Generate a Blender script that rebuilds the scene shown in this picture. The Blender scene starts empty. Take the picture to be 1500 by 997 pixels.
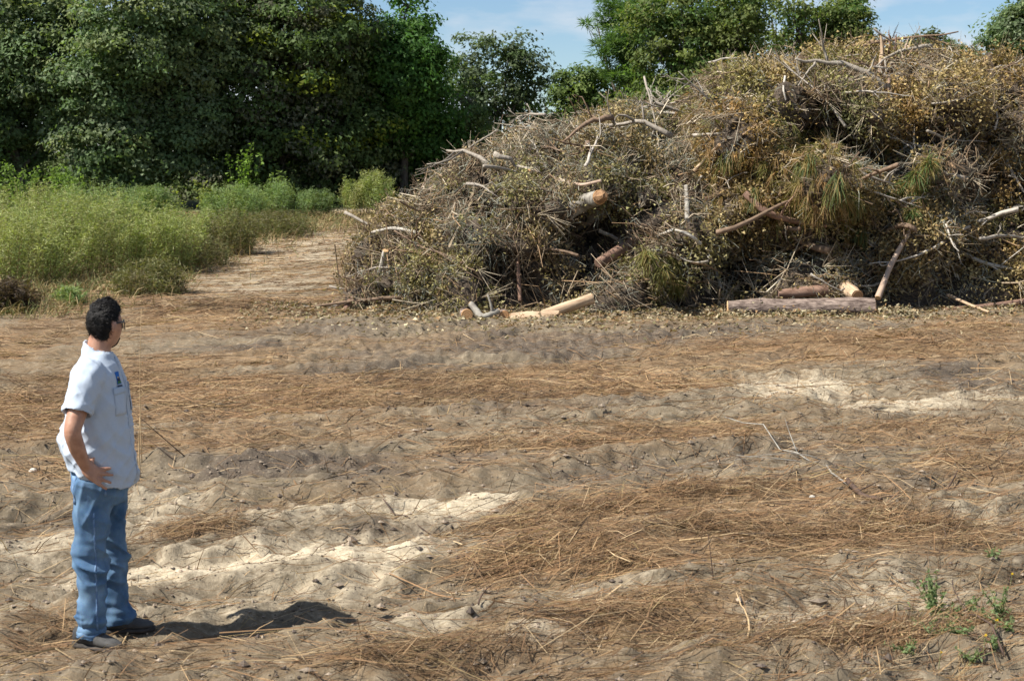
import bpy, bmesh, math
import numpy as np
from mathutils import Vector, Matrix
from mathutils.bvhtree import BVHTree

# ------------------------------------------------------------------ camera, sky, sun, exposure
SC = bpy.context.scene
COL = SC.collection
FPX, CXP, CYP, CAMH = 2225.0, 750.0, 498.5, 2.43          # focal length in photo pixels, camera height in metres
TILT = math.radians(6.37)
cam = bpy.data.cameras.new("camera")
cam.sensor_width = 36.0
cam.lens = 36.0 * FPX / 1500.0
cam.clip_start, cam.clip_end = 0.1, 6000.0
cam.dof.use_dof = True
cam.dof.focus_distance = 15.0
cam.dof.aperture_fstop = 7.0
camo = bpy.data.objects.new("camera", cam)
COL.objects.link(camo)
camo.location = (0, 0, CAMH)
camo.rotation_euler = (math.pi / 2 - TILT, 0, 0)
SC.camera = camo

SUN_EL, SUN_AZ = math.radians(50.5), math.radians(-109.0)   # azimuth measured from +Y towards +X
SUND = Vector((math.sin(SUN_AZ) * math.cos(SUN_EL), math.cos(SUN_AZ) * math.cos(SUN_EL), math.sin(SUN_EL)))
w = bpy.data.worlds.new("World")
SC.world = w
w.use_nodes = True
nt = w.node_tree
nt.nodes.clear()
N = nt.nodes.new
sky = N("ShaderNodeTexSky"); sky.sky_type = 'NISHITA'; sky.sun_disc = False
sky.sun_elevation = SUN_EL; sky.sun_rotation = SUN_AZ
sky.air_density = 1.0; sky.dust_density = 0.0; sky.ozone_density = 6.0
tc = N("ShaderNodeTexCoord")
mp = N("ShaderNodeMapping"); mp.inputs['Scale'].default_value = (3.2, 3.2, 11.0)
nz = N("ShaderNodeTexNoise"); nz.inputs['Scale'].default_value = 2.6; nz.inputs['Detail'].default_value = 7.0; nz.inputs['Roughness'].default_value = 0.55
rp = N("ShaderNodeValToRGB"); rp.color_ramp.elements[0].position = 0.43; rp.color_ramp.elements[1].position = 0.66
rp.color_ramp.elements[0].color = (0, 0, 0, 1); rp.color_ramp.elements[1].color = (0.8, 0.8, 0.8, 1)
mx = N("ShaderNodeMix"); mx.data_type = 'RGBA'
mx.inputs['B'].default_value = (6.6, 6.9, 7.4, 1)
bg = N("ShaderNodeBackground"); bg.inputs['Strength'].default_value = 0.064
wo = N("ShaderNodeOutputWorld")
L = nt.links.new
L(tc.outputs['Generated'], mp.inputs['Vector']); L(mp.outputs[0], nz.inputs['Vector']); L(nz.outputs['Fac'], rp.inputs[0])
L(rp.outputs[0], mx.inputs['Factor']); L(sky.outputs[0], mx.inputs['A']); L(mx.outputs['Result'], bg.inputs[0]); L(bg.outputs[0], wo.inputs[0])
sl = bpy.data.lights.new("sun", 'SUN'); sl.energy = 5.0; sl.angle = math.radians(0.53); sl.color = (1.0, 0.95, 0.87)
so = bpy.data.objects.new("sun", sl); COL.objects.link(so)
so.rotation_euler = (-SUND).to_track_quat('-Z', 'Y').to_euler()
vs = SC.view_settings
vs.view_transform = 'Standard'; vs.look = 'None'; vs.gamma = 1.0; vs.exposure = 0.90; vs.use_curve_mapping = False

# ------------------------------------------------------------------ numpy helpers
RG = np.random.default_rng(11)
_perm = np.random.default_rng(5).permutation(4096)
def _h(i, j, k): return _perm[(_perm[(_perm[i & 4095] + j) & 4095] + k) & 4095]
_gr = np.random.default_rng(6).normal(size=(4096, 3)); _gr /= np.linalg.norm(_gr, axis=1)[:, None]
def perlin(x, y, z=0.0):
    x, y, z = np.broadcast_arrays(np.asarray(x, float), np.asarray(y, float), np.asarray(z, float))
    xi, yi, zi = np.floor(x).astype(int), np.floor(y).astype(int), np.floor(z).astype(int)
    xf, yf, zf = x - xi, y - yi, z - zi
    f = lambda t: t * t * t * (t * (t * 6 - 15) + 10)
    u, v, ww = f(xf), f(yf), f(zf)
    def g(a, b, c):
        q = _gr[_h(xi + a, yi + b, zi + c)]
        return q[..., 0] * (xf - a) + q[..., 1] * (yf - b) + q[..., 2] * (zf - c)
    x00 = g(0,0,0)*(1-u) + g(1,0,0)*u; x10 = g(0,1,0)*(1-u) + g(1,1,0)*u
    x01 = g(0,0,1)*(1-u) + g(1,0,1)*u; x11 = g(0,1,1)*(1-u) + g(1,1,1)*u
    return ((x00*(1-v) + x10*v)*(1-ww) + (x01*(1-v) + x11*v)*ww) * 1.5
def fbm(x, y, z=0.0, o=4, gain=0.5):
    s, a = 0.0, 1.0
    for i in range(o):
        s = s + a * perlin(x * 2**i + 17.3*i, y * 2**i - 9.1*i, z * 2**i + 4.7*i); a *= gain
    return s
def sstep(a, b, x):
    t = np.clip((x - a) / (b - a), 0, 1); return t * t * (3 - 2 * t)
def unit(v): return v / np.maximum(np.linalg.norm(v, axis=-1, keepdims=True), 1e-9)
def rdir(n, rg=RG): return unit(rg.normal(size=(n, 3)))

def mesh_np(name, V, F, col=None, smooth=False):
    """V (n,3); F list of (m,k) index arrays; col (n,3)"""
    me = bpy.data.meshes.new(name)
    V = np.ascontiguousarray(V, dtype=np.float32)
    F = [np.asarray(f) for f in (F if isinstance(F, list) else [F]) if len(f)]
    me.vertices.add(len(V)); me.vertices.foreach_set("co", V.ravel())
    nl = sum(f.size for f in F); npoly = sum(len(f) for f in F)
    me.loops.add(nl); me.polygons.add(npoly)
    me.loops.foreach_set("vertex_index", np.concatenate([f.ravel() for f in F]).astype(np.int32))
    tot = np.concatenate([np.full(len(f), f.shape[1]) for f in F])
    me.polygons.foreach_set("loop_start", np.concatenate([[0], np.cumsum(tot)[:-1]]).astype(np.int32))
    me.polygons.foreach_set("use_smooth", np.full(npoly, smooth))
    if col is not None:
        a = me.color_attributes.new("Col", 'FLOAT_COLOR', 'POINT')
        c = np.ones((len(V), 4), np.float32); c[:, :3] = col
        a.data.foreach_set("color", c.ravel())
    me.update(calc_edges=True)
    return me
class Acc:
    """collects pieces of one mesh"""
    def __init__(s): s.V, s.F, s.C, s.n = [], [], [], 0
    def add(s, V, F, C=None):
        s.V.append(np.asarray(V, float))
        for f in (F if isinstance(F, list) else [F]): s.F.append(np.asarray(f) + s.n)
        s.C.append(np.broadcast_to(np.asarray(C if C is not None else (1, 1, 1), float), (len(V), 3)))
        s.n += len(V)
    def mesh(s, name, smooth=False):
        by = {}
        for f in s.F: by.setdefault(f.shape[1], []).append(f)
        return mesh_np(name, np.concatenate(s.V), [np.concatenate(v) for v in by.values()], np.concatenate(s.C), smooth)
def tubes(P, R, S=4, cap=True):
    """P (n,k,3) paths, R (n,k) radii -> V, F"""
    P = np.asarray(P, float); R = np.asarray(R, float)
    n, k, _ = P.shape
    T = unit(np.gradient(P, axis=1))
    D = unit(P[:, -1] - P[:, 0])
    ref = np.where(np.abs(D[:, 2:3]) > 0.8, np.array([[1., 0, 0]]), np.array([[0, 0, 1.]]))
    A = unit(np.cross(T, ref[:, None, :])); B = np.cross(T, A)
    an = np.arange(S) * 2 * np.pi / S
    V = P[:, :, None, :] + R[:, :, None, None] * (A[:, :, None, :] * np.cos(an)[None, None, :, None] + B[:, :, None, :] * np.sin(an)[None, None, :, None])
    base = (np.arange(n) * k * S)[:, None, None]
    i = np.arange(k - 1)[None, :, None] * S; j = np.arange(S)[None, None, :]; j2 = (j + 1) % S
    F = np.stack([base + i + j, base + i + j2, base + i + S + j2, base + i + S + j], -1).reshape(-1, 4)
    Fs = [F]
    if cap and S >= 3:
        Fs.append(np.arange(S)[None, ::-1] + base[:, 0]); Fs.append(np.arange(S)[None, :] + base[:, 0] + (k - 1) * S)
    return V.reshape(-1, 3), Fs
def ribbons(P, W, side):
    n, k, _ = P.shape
    V = np.stack([P - side[:, None, :] * W[..., None] / 2, P + side[:, None, :] * W[..., None] / 2], 2)
    b = (np.arange(n) * k * 2)[:, None] + np.arange(k - 1)[None] * 2
    return V.reshape(-1, 3), np.stack([b, b + 1, b + 3, b + 2], -1).reshape(-1, 4)
def leaf_quads(p, nrm, L, W, rg=RG):
    n = len(p); d = unit(np.cross(nrm, rdir(n, rg))); s = np.cross(nrm, d)
    L = np.broadcast_to(L, (n,))[:, None]; W = np.broadcast_to(W, (n,))[:, None]
    V = np.stack([p - d*L*0.25, p + d*L*0.45 + s*W*0.75, p + d*L*0.75 - s*W*0.62 - nrm*L*0.08], 1)
    return V.reshape(-1, 3), np.arange(3 * n).reshape(n, 3)
def threads(p, d, L, W, droop=.2, rg=RG):
    """fine tapering leaflets: one sliver each"""
    n = len(p); s = unit(np.cross(d, rdir(n, rg))) * (np.broadcast_to(W, (n,)) * .7)[:, None]; t = p + d * L[:, None]; t[:, 2] -= droop * L
    return np.stack([p - s, p + s, t], 1).reshape(-1, 3), np.arange(3 * n).reshape(n, 3)
def rep(c, k): return np.repeat(c, k, axis=0)

def at(px, py, Y):
    """the point at distance Y in front of the camera that the photograph shows at (px, py)"""
    dx, dz = (px - CXP) / FPX, -(py - CYP) / FPX
    c, s = math.cos(TILT), math.sin(TILT)
    d = np.array([dx, c + dz * s, -s + dz * c]); d = d * (Y / d[1])
    return np.array([d[0], Y, CAMH + d[2]])

# ------------------------------------------------------------------ object helpers
def tag(o, label=None, cat=None, group=None, kind=None):
    if label: o["label"] = label
    if cat: o["category"] = cat
    if group: o["group"] = group
    if kind: o["kind"] = kind
    return o
def obj(name, me, mat=None, parent=None, loc=None):
    o = bpy.data.objects.new(name, me); COL.objects.link(o)
    if mat is not None and not me.materials: me.materials.append(mat)
    if parent is not None: o.parent = parent
    if loc is not None: o.location = loc
    return o
def empty(name, loc=(0, 0, 0), rz=0.0):
    o = bpy.data.objects.new(name, None); COL.objects.link(o)
    o.location = loc; o.rotation_euler = (0, 0, rz); o.empty_display_size = 0.2
    return o

# ------------------------------------------------------------------ materials
def newmat(name):
    m = bpy.data.materials.new(name); m.use_nodes = True
    return m, m.node_tree, m.node_tree.nodes["Principled BSDF"]
def nn(t, typ, **kw):
    n = t.nodes.new(typ)
    for k, v in kw.items(): n.inputs[k].default_value = v
    return n
def mat_vcol(name, rough=0.85, var=0.35, scale=30.0, trans=0.0, spec=0.3, bump=0.0):
    """colour of each piece from the Col attribute, broken up by fine noise; thin leaves let light through"""
    m, t, b = newmat(name); l = t.links.new
    a = t.nodes.new("ShaderNodeAttribute"); a.attribute_name = "Col"
    c = t.nodes.new("ShaderNodeTexCoord")
    n = nn(t, "ShaderNodeTexNoise", Scale=scale, Detail=4.0)
    l(c.outputs['Object'], n.inputs['Vector'])
    mr = nn(t, "ShaderNodeMapRange"); mr.inputs['From Min'].default_value = 0.25; mr.inputs['From Max'].default_value = 0.75
    mr.inputs['To Min'].default_value = 1 - var; mr.inputs['To Max'].default_value = 1 + var
    l(n.outputs['Fac'], mr.inputs['Value'])
    mu = t.nodes.new("ShaderNodeVectorMath"); mu.operation = 'SCALE'
    l(a.outputs['Color'], mu.inputs[0]); l(mr.outputs[0], mu.inputs['Scale'])
    l(mu.outputs[0], b.inputs['Base Color'])
    b.inputs['Roughness'].default_value = rough; b.inputs['Specular IOR Level'].default_value = spec
    if bump:
        bp = nn(t, "ShaderNodeBump", Strength=bump, Distance=0.02); l(n.outputs['Fac'], bp.inputs['Height']); l(bp.outputs[0], b.inputs['Normal'])
    if trans:
        tr = t.nodes.new("ShaderNodeBsdfTranslucent"); ms = t.nodes.new("ShaderNodeMixShader"); ms.inputs[0].default_value = trans
        wv = t.nodes.new("ShaderNodeVectorMath"); wv.operation = 'MULTIPLY'; wv.inputs[1].default_value = (1.15, 1.25, 0.55)
        l(mu.outputs[0], wv.inputs[0]); l(wv.outputs[0], tr.inputs['Color'])
        l(b.outputs[0], ms.inputs[1]); l(tr.outputs[0], ms.inputs[2]); l(ms.outputs[0], t.nodes["Material Output"].inputs[0])
    return m
def mat_two(name, c1, c2, scale=8.0, rough=0.85, bump=0.3, dist=0.01, stretch=(1, 1, 1), detail=6.0, lo=0.35, hi=0.65, spec=0.3):
    m, t, b = newmat(name); l = t.links.new
    c = t.nodes.new("ShaderNodeTexCoord"); mp = nn(t, "ShaderNodeMapping", Scale=stretch)
    n = nn(t, "ShaderNodeTexNoise", Scale=scale, Detail=detail, Roughness=0.65)
    r = t.nodes.new("ShaderNodeValToRGB"); e = r.color_ramp.elements
    e[0].position, e[1].position = lo, hi; e[0].color = (*c1, 1); e[1].color = (*c2, 1)
    l(c.outputs['Object'], mp.inputs[0]); l(mp.outputs[0], n.inputs['Vector']); l(n.outputs['Fac'], r.inputs[0]); l(r.outputs[0], b.inputs['Base Color'])
    b.inputs['Roughness'].default_value = rough; b.inputs['Specular IOR Level'].default_value = spec
    if bump:
        bp = nn(t, "ShaderNodeBump", Strength=bump, Distance=dist); l(n.outputs['Fac'], bp.inputs['Height']); l(bp.outputs[0], b.inputs['Normal'])
    return m
def mat_rings(name, c1, c2, scale):
    """sawn wood end: growth rings about the object's local Z axis"""
    m, t, b = newmat(name); l = t.links.new
    c = t.nodes.new("ShaderNodeTexCoord")
    wv = nn(t, "ShaderNodeTexWave", Scale=scale, Distortion=1.5, Detail=3.0); wv.wave_type = 'RINGS'; wv.rings_direction = 'Z'
    r = t.nodes.new("ShaderNodeValToRGB"); e = r.color_ramp.elements
    e[0].color = (*c1, 1); e[1].color = (*c2, 1)
    l(c.outputs['Object'], wv.inputs['Vector']); l(wv.outputs['Fac'], r.inputs[0]); l(r.outputs[0], b.inputs['Base Color'])
    b.inputs['Roughness'].default_value = 0.8
    return m
# ------------------------------------------------------------------ the ground
def flow(X, Y):
    """coordinates along and across the wheel ruts"""
    a = math.radians(24.0) + 0.10 * perlin(X * 0.09, Y * 0.09, 3.3)
    return X * np.cos(a) + Y * np.sin(a), -X * np.sin(a) + Y * np.cos(a)
def gxy(px, py):
    """flat-ground point seen at a photo pixel"""
    an = TILT + math.atan((py - CYP) / FPX); Y = CAMH / math.tan(an)
    return (px - CXP) / FPX * Y / math.cos(TILT) * 1.0, Y
def zbase(X, Y):
    r = sstep(23.0, 50.0, Y) * 1.42
    r = r * (1 - 0.45 * sstep(-2.0, 6.0, X) * sstep(22, 30, Y))
    return r + 0.05 * perlin(X * 0.16, Y * 0.16, 1.0) * sstep(60, 30, Y)
# patches of bare sand, dark soil and flattened straw, where they lie on the ground: (px, py, half-width px, half-height px, amount)
SAND = [(430, 400, 120, 20, .5), (380, 432, 120, 14, .45), (480, 352, 80, 10, .5), (420, 838, 210, 24, .9), (330, 835, 190, 34, 1.1), (520, 800, 150, 16, .8), (180, 860, 120, 20, .6), (560, 830, 90, 26, .9), (120, 790, 110, 22, .75), (230, 770, 80, 18, .6), (430, 765, 130, 18, .55), (650, 757, 95, 18, .95), (715, 750, 36, 10, 1.2),
        (40, 815, 60, 26, .6), (1165, 572, 105, 16, .8), (1330, 600, 120, 11, .8), (1420, 590, 80, 7, .6), (1180, 905, 110, 22, .55), (1320, 880, 130, 26, .5), (640, 925, 110, 18, .55), (780, 945, 60, 16, .6),
        (900, 880, 90, 16, .25), (1440, 760, 60, 14, .35), (1240, 770, 70, 10, .35), (230, 745, 60, 10, .5), (405, 435, 40, 5, .6), (440, 410, 80, 7, .5), (500, 372, 60, 8, .45),
        (820, 650, 90, 9, .3), (470, 870, 120, 18, .5), (300, 900, 160, 18, .35), (60, 900, 60, 26, .25), (270, 384, 18, 3, .8), (760, 640, 60, 9, .35), (1480, 585, 50, 7, .6)]
DARK = [(800, 508, 240, 20, 1.1), (430, 490, 150, 14, .7), (1060, 485, 160, 10, .7), (560, 555, 160, 16, .75), (1390, 555, 80, 16, .9), (540, 700, 60, 16, .8), (690, 680, 45, 14, .9), (930, 695, 120, 14, .6), (300, 605, 80, 20, .5), (250, 735, 40, 12, .8),
        (420, 690, 160, 18, .5), (1060, 690, 90, 16, .5), (560, 785, 110, 12, .6), (870, 720, 130, 14, .5), (350, 520, 60, 12, .3), (1000, 500, 160, 10, .5), (1230, 660, 200, 16, .4)]
STRAW = [(450, 585, 330, 34, 1.0), (800, 575, 260, 28, .9), (100, 590, 160, 70, .9), (40, 500, 90, 50, .7), (1250, 515, 330, 22, 1.0), (950, 545, 300, 16, .7), (300, 540, 160, 20, .7),
         (830, 655, 190, 16, 1.0), (1050, 645, 160, 14, .9), (1350, 645, 190, 22, .7), (1100, 740, 320, 20, .7), (1150, 800, 330, 30, 1.0), (900, 830, 190, 34, .9), (1350, 820, 200, 22, .7), (820, 775, 190, 12, .7),
         (950, 930, 240, 40, .9), (1300, 955, 220, 24, .9), (640, 980, 330, 22, .85), (330, 650, 190, 22, .6), (90, 690, 110, 22, .6), (270, 795, 90, 8, .9), (60, 950, 90, 40, .5), (1450, 700, 120, 22, .7),
         (320, 470, 150, 30, .8), (180, 450, 120, 26, .6), (430, 385, 130, 26, .7), (520, 345, 90, 10, .6), (600, 510, 180, 14, .5), (540, 640, 130, 12, .6), (1440, 490, 90, 16, .8), (230, 980, 160, 20, .5)]
def blobs(L, X, Y, seed):
    # each patch is an ellipse on the ground, its rim broken up by noise
    s, t = flow(X, Y)
    wob = 0.75 * fbm(s * 0.7, t * 1.7, seed, 4) + 0.35 * perlin(s * 4, t * 7, seed + 2)
    out = np.zeros_like(X)
    for px, py, rx, ry, a in L:
        cx, cy = gxy(px, py); _, y1 = gxy(px, py - ry); _, y2 = gxy(px, py + ry)
        wx = rx / FPX * cy; wy = max(0.12, (y1 - y2) / 2)
        k = 0.32 * (1 if py > 470 else 0.6)
        dx, dy = X - cx, Y - cy - k * (X - cx)
        d = np.sqrt((dx / wx) ** 2 + (dy / wy) ** 2) - wob * 0.55
        out = np.maximum(out, a * sstep(1.35, 0.45, d))
    return out
def masks(X, Y):
    s, t = flow(X, Y)
    st = np.clip(blobs(STRAW, X, Y, 7.0) + 0.35 * sstep(0.05, 0.5, fbm(s * 0.35, t * 1.1, 31.0, 4)), 0, 1)
    sa = blobs(SAND, X, Y, 3.0); dk = blobs(DARK, X, Y, 5.0)
    dk = np.clip(dk + 0.55 * sstep(0.15, 0.6, fbm(s * 0.5, t * 1.4, 12.0, 4)), 0, 1) * (1 - 0.8 * sa)
    st = st * (1 - 0.9 * np.clip(sa, 0, 1)) * (1 - 0.45 * dk)
    return sa, dk, st
def relief(X, Y, m=None):
    sa, dk, st = masks(X, Y) if m is None else m
    s, t = flow(X, Y)
    wrp = 0.5 * perlin(s * 0.5, t * 0.5, 2.0)
    near = sstep(34, 20, Y)
    rut = 0.050 * np.sin(2 * np.pi * (t + wrp) / 1.35) + 0.03 * np.sin(2 * np.pi * (t + 1.4 * wrp) / 0.52 + 1.0)
    lump = 0.10 * (0.45 - np.abs(perlin(s * 1.15, t * 2.2, 4.0))) + 0.085 * (0.4 - np.abs(perlin(s * 2.7, t * 4.2, 9.0))) + 0.045 * perlin(s * 5.5, t * 7.5, 14.0)
    fine = 0.020 * perlin(s * 9, t * 12, 21.0) + 0.030 * (.35 - np.abs(perlin(s * 7 + 3, t * 9, 51.0))) + 0.013 * (.3 - np.abs(perlin(X * 17, Y * 17, 8.0))) + .007 * perlin(X * 34, Y * 34, 18.)
    bare = np.clip(1 - 0.55 * st, 0, 1)
    far = 0.03 * perlin(s * 0.8, t * 1.6, 6.0)
    return near * (bare * (rut + lump) + fine * (1 - 0.5 * np.clip(sa, 0, 1)) + 0.05 * st + 0.02 * dk * perlin(X * 9, Y * 9, 5.0)) + far
def zg(X, Y): 
    X, Y = np.asarray(X, float), np.asarray(Y, float)
    return zbase(X, Y) + relief(X, Y)
def axis(parts):
    out = [np.arange(a, b, d) for a, b, d in parts]
    return np.concatenate(out)
gx = axis([(-3000, -300, 300), (-300, -60, 30), (-60, -16, 2.0), (-16, -7, .25), (-7, -3.6, .08), (-3.6, 4.0, .026), (4.0, 8, .07), (8, 16, .25), (16, 60, 2.0), (60, 300, 30), (300, 3001, 300)])
gy = axis([(-300, -20, 20), (-20, 4, 1.0), (4, 6.4, .1), (6.4, 11.0, .024), (11.0, 15, .042), (15, 20, .07), (20, 28, .10), (28, 50, .25), (50, 80, 2), (80, 400, 25), (400, 3500, 300)])
GX, GY = np.meshgrid(gx, gy)
fx, fy = GX.ravel(), GY.ravel()
gm = masks(fx, fy)
GZ = zbase(fx, fy) + relief(fx, fy, gm)
ny, nx = GX.shape
ii = (np.arange(ny - 1)[:, None] * nx + np.arange(nx - 1)[None]).ravel()
VEG = sstep(0, 3, fy - (30 + 15 * sstep(-10, -2, fx * 30 / np.maximum(fy, 20)) + 1.5 * perlin(fx * .4, fy * .4, 2.))) * (fy > 24)
gme = mesh_np("ground", np.stack([fx, fy, GZ], 1), np.stack([ii, ii + 1, ii + nx + 1, ii + nx], 1), np.stack([np.clip(gm[0], 0, 1), gm[1], gm[2]], 1), True)
va = gme.attributes.new('Veg', 'FLOAT', 'POINT'); va.data.foreach_set('value', VEG.astype(np.float32))
def ground_material():
    m, t, b = newmat("soil_and_sand"); l = t.links.new
    a = t.nodes.new("ShaderNodeAttribute"); a.attribute_name = "Col"
    sep = t.nodes.new("ShaderNodeSeparateColor"); l(a.outputs['Color'], sep.inputs[0])
    c = t.nodes.new("ShaderNodeTexCoord")
    def noise(scale, detail=6, rough=.6, st=(1, 1, 1), rot=0.0):
        mp = nn(t, "ShaderNodeMapping", Scale=st, Rotation=(0, 0, rot)); l(c.outputs['Object'], mp.inputs[0])
        n = nn(t, "ShaderNodeTexNoise", Scale=scale, Detail=detail, Roughness=rough); l(mp.outputs[0], n.inputs['Vector']); return n.outputs['Fac']
    def ramp(f, lo, hi, c1, c2):
        r = t.nodes.new("ShaderNodeValToRGB"); e = r.color_ramp.elements
        e[0].position, e[1].position = lo, hi; e[0].color = (*c1, 1); e[1].color = (*c2, 1); l(f, r.inputs[0]); return r.outputs[0]
    def mix(f, A, B):
        x = t.nodes.new("ShaderNodeMix"); x.data_type = 'RGBA'; l(f, x.inputs['Factor']); l(A, x.inputs['A']); l(B, x.inputs['B']); return x.outputs['Result']
    def madd(A, f, k, o):
        x = t.nodes.new("ShaderNodeMath"); x.operation = 'MULTIPLY_ADD'; l(f, x.inputs[0]); x.inputs[1].default_value = k; x.inputs[2].default_value = o
        y = t.nodes.new("ShaderNodeMath"); y.operation = 'ADD'; y.use_clamp = True; l(x.outputs[0], y.inputs[0]); l(A, y.inputs[1]); return y.outputs[0]
    n1, n2, n3 = noise(2.2), noise(14, 9, .74), noise(60, 7, .75)
    soil = ramp(n2, .3, .72, (.122, .097, .064), (.265, .214, .145))
    sand = ramp(n2, .3, .7, (.39, .325, .23), (.60, .51, .365))
    dark = ramp(n3, .3, .7, (.058, .046, .035), (.150, .119, .090))
    stn = noise(9, 8, .75, (1, 5, 1), -0.42)
    straw = ramp(stn, .32, .7, (.085, .052, .028), (.32, .205, .105))
    col = mix(madd(sep.outputs[1], n2, 1.1, -.46), soil, dark)
    col = mix(madd(sep.outputs[2], stn, 1.2, -.62), col, straw)
    col = mix(madd(sep.outputs[0], n2, 1.9, -1.0), col, sand)
    vg = t.nodes.new('ShaderNodeAttribute'); vg.attribute_name = 'Veg'; green = ramp(n2, .3, .7, (.035, .042, .016), (.10, .105, .04)); col = mix(vg.outputs['Fac'], col, green)
    # dark crumbs of earth and pale chips of straw lying about
    sp = ramp(noise(48, 3, .5), .655, .70, (0, 0, 0), (1, 1, 1)); cr = ramp(n3, 0, 1, (.05, .038, .03), (.10, .08, .06)); col = mix(sp, col, cr)
    sp2 = ramp(noise(38, 2, .5, (1, 3.5, 1), -0.5), .69, .72, (0, 0, 0), (.8, .8, .8)); cp = ramp(n3, 0, 1, (.36, .25, .14), (.46, .34, .2)); col = mix(sp2, col, cp)
    l(col, b.inputs['Base Color']); b.inputs['Roughness'].default_value = 0.95; b.inputs['Specular IOR Level'].default_value = 0.15
    b1 = nn(t, "ShaderNodeBump", Strength=0.7, Distance=0.03); l(n2, b1.inputs['Height'])
    b2 = nn(t, "ShaderNodeBump", Strength=0.7, Distance=0.010); l(n3, b2.inputs['Height']); l(b1.outputs[0], b2.inputs['Normal']); l(b2.outputs[0], b.inputs['Normal'])
    return m
tag(obj("ground", gme, ground_material()), "churned sandy field with wheel ruts and flattened straw", kind="structure")

# ------------------------------------------------------------------ flattened straw, clods
M_STRAW = mat_vcol("straw", 0.75, 0.25, 20, trans=0.12)
def straw_mesh():
    rg = np.random.default_rng(21); acc = Acc()
    pal = np.array([(.255, .150, .073), (.185, .106, .052), (.315, .208, .106), (.12, .074, .042), (.43, .315, .18), (.078, .052, .034), (.27, .195, .088)])
    pw = np.array([.26, .22, .18, .15, .10, .05, .04])
    def batch(n, x0, x1, y0, y1, thr, Lm, Wm, pwr=1.5, lift=1.0):
        X = rg.uniform(x0, x1, n); Y = rg.uniform(y0, y1, n)
        inside = np.abs(X) < 0.40 * Y + 3.5; X, Y = X[inside], Y[inside]
        sa, dk, st = masks(X, Y)
        keep = rg.random(len(X)) < np.maximum((st * sstep(-.6, .4, perlin(X * 1.3, Y * 2.4, 50.) + .12)) ** pwr, thr * (1 + 1.2 * sstep(-.5, 1.5, X)) * (1 - 0.6 * sa))
        X, Y, st = X[keep], Y[keep], st[keep]; n = len(X)
        # strands lie combed along the ruts, in tufts that share a direction
        a = math.radians(17) + 0.75 * fbm(X * 0.8, Y * 0.8, 2.2, 3) + 0.34 * rg.normal(size=n) + np.where(rg.random(n) < .22, rg.uniform(-1.6, 1.6, n), 0)
        L = Lm * rg.lognormal(0, 0.45, n); K = 3
        cur = rg.normal(0, .8, n); u = np.linspace(-.5, .5, K)[None]
        ang = a[:, None] + cur[:, None] * u
        px = X[:, None] + L[:, None] * u * np.cos(ang); py = Y[:, None] + L[:, None] * u * np.sin(ang)
        arch = rg.exponential(0.019, n)[:, None] * (0.4 + st[:, None]) * lift
        tilt = rg.normal(0, .06, n)[:, None] * u * L[:, None]
        pz = zg(px, py) + 0.004 + arch * (1 - (2 * u) ** 2) + np.abs(tilt) + rg.exponential(.02, n)[:, None] * st[:, None]
        W = Wm * rg.lognormal(0, .35, n)[:, None] * np.array([.9, 1, .45])[None]
        side = unit(np.stack([-np.sin(a), np.cos(a), rg.normal(0.5, .8, n)], 1))
        V, F = ribbons(np.stack([px, py, pz], -1), W, side)
        c = pal[rg.choice(len(pal), n, p=pw)] * rg.uniform(.75, 1.3, n)[:, None] * (0.85 + 0.3 * fbm(X * .5, Y * .5, 40., 2))[:, None]
        acc.add(V, F, rep(c, 2 * K))
    batch(118000, -4.2, 6.0, 6.3, 11, .08, .27, .0034)
    batch(88000, -7.5, 9.5, 11, 18, .08, .32, .0048)
    batch(50000, -11, 13.5, 18, 27, .10, .34, .0070)
    batch(60000, -12, 0, 25, 44, .34, .36, .0100)
    # stalks sticking up out of the mat
    n = 5200; X = rg.uniform(-8, 9, n); Y = rg.uniform(6.5, 27, n); k = np.abs(X) < .38 * Y; X, Y = X[k], Y[k]; n = len(X)
    L = rg.uniform(.06, .28, n); d = unit(np.stack([rg.normal(.5, .7, n), rg.normal(.1, .6, n), rg.uniform(.2, 1.0, n)], 1))
    p0 = np.stack([X, Y, zg(X, Y) - .01], 1); u = np.linspace(0, 1, 3)[None, :, None]
    P = p0[:, None] + d[:, None] * L[:, None, None] * u; P[:, :, 2] -= (L[:, None] * .25 * u[..., 0] ** 2)
    V, F = ribbons(P, np.full((n, 3), .0055) * np.array([1, .9, .5]), unit(np.cross(d, rdir(n, rg))))
    acc.add(V, F, rep(pal[rg.choice(len(pal), n, p=pw)] * rg.uniform(.8, 1.3, n)[:, None], 6))
    return acc.mesh("straw")
tag(obj("straw", straw_mesh(), M_STRAW), "flattened golden brown straw and dead weed stalks strewn over the field", "straw", kind="stuff")
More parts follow.
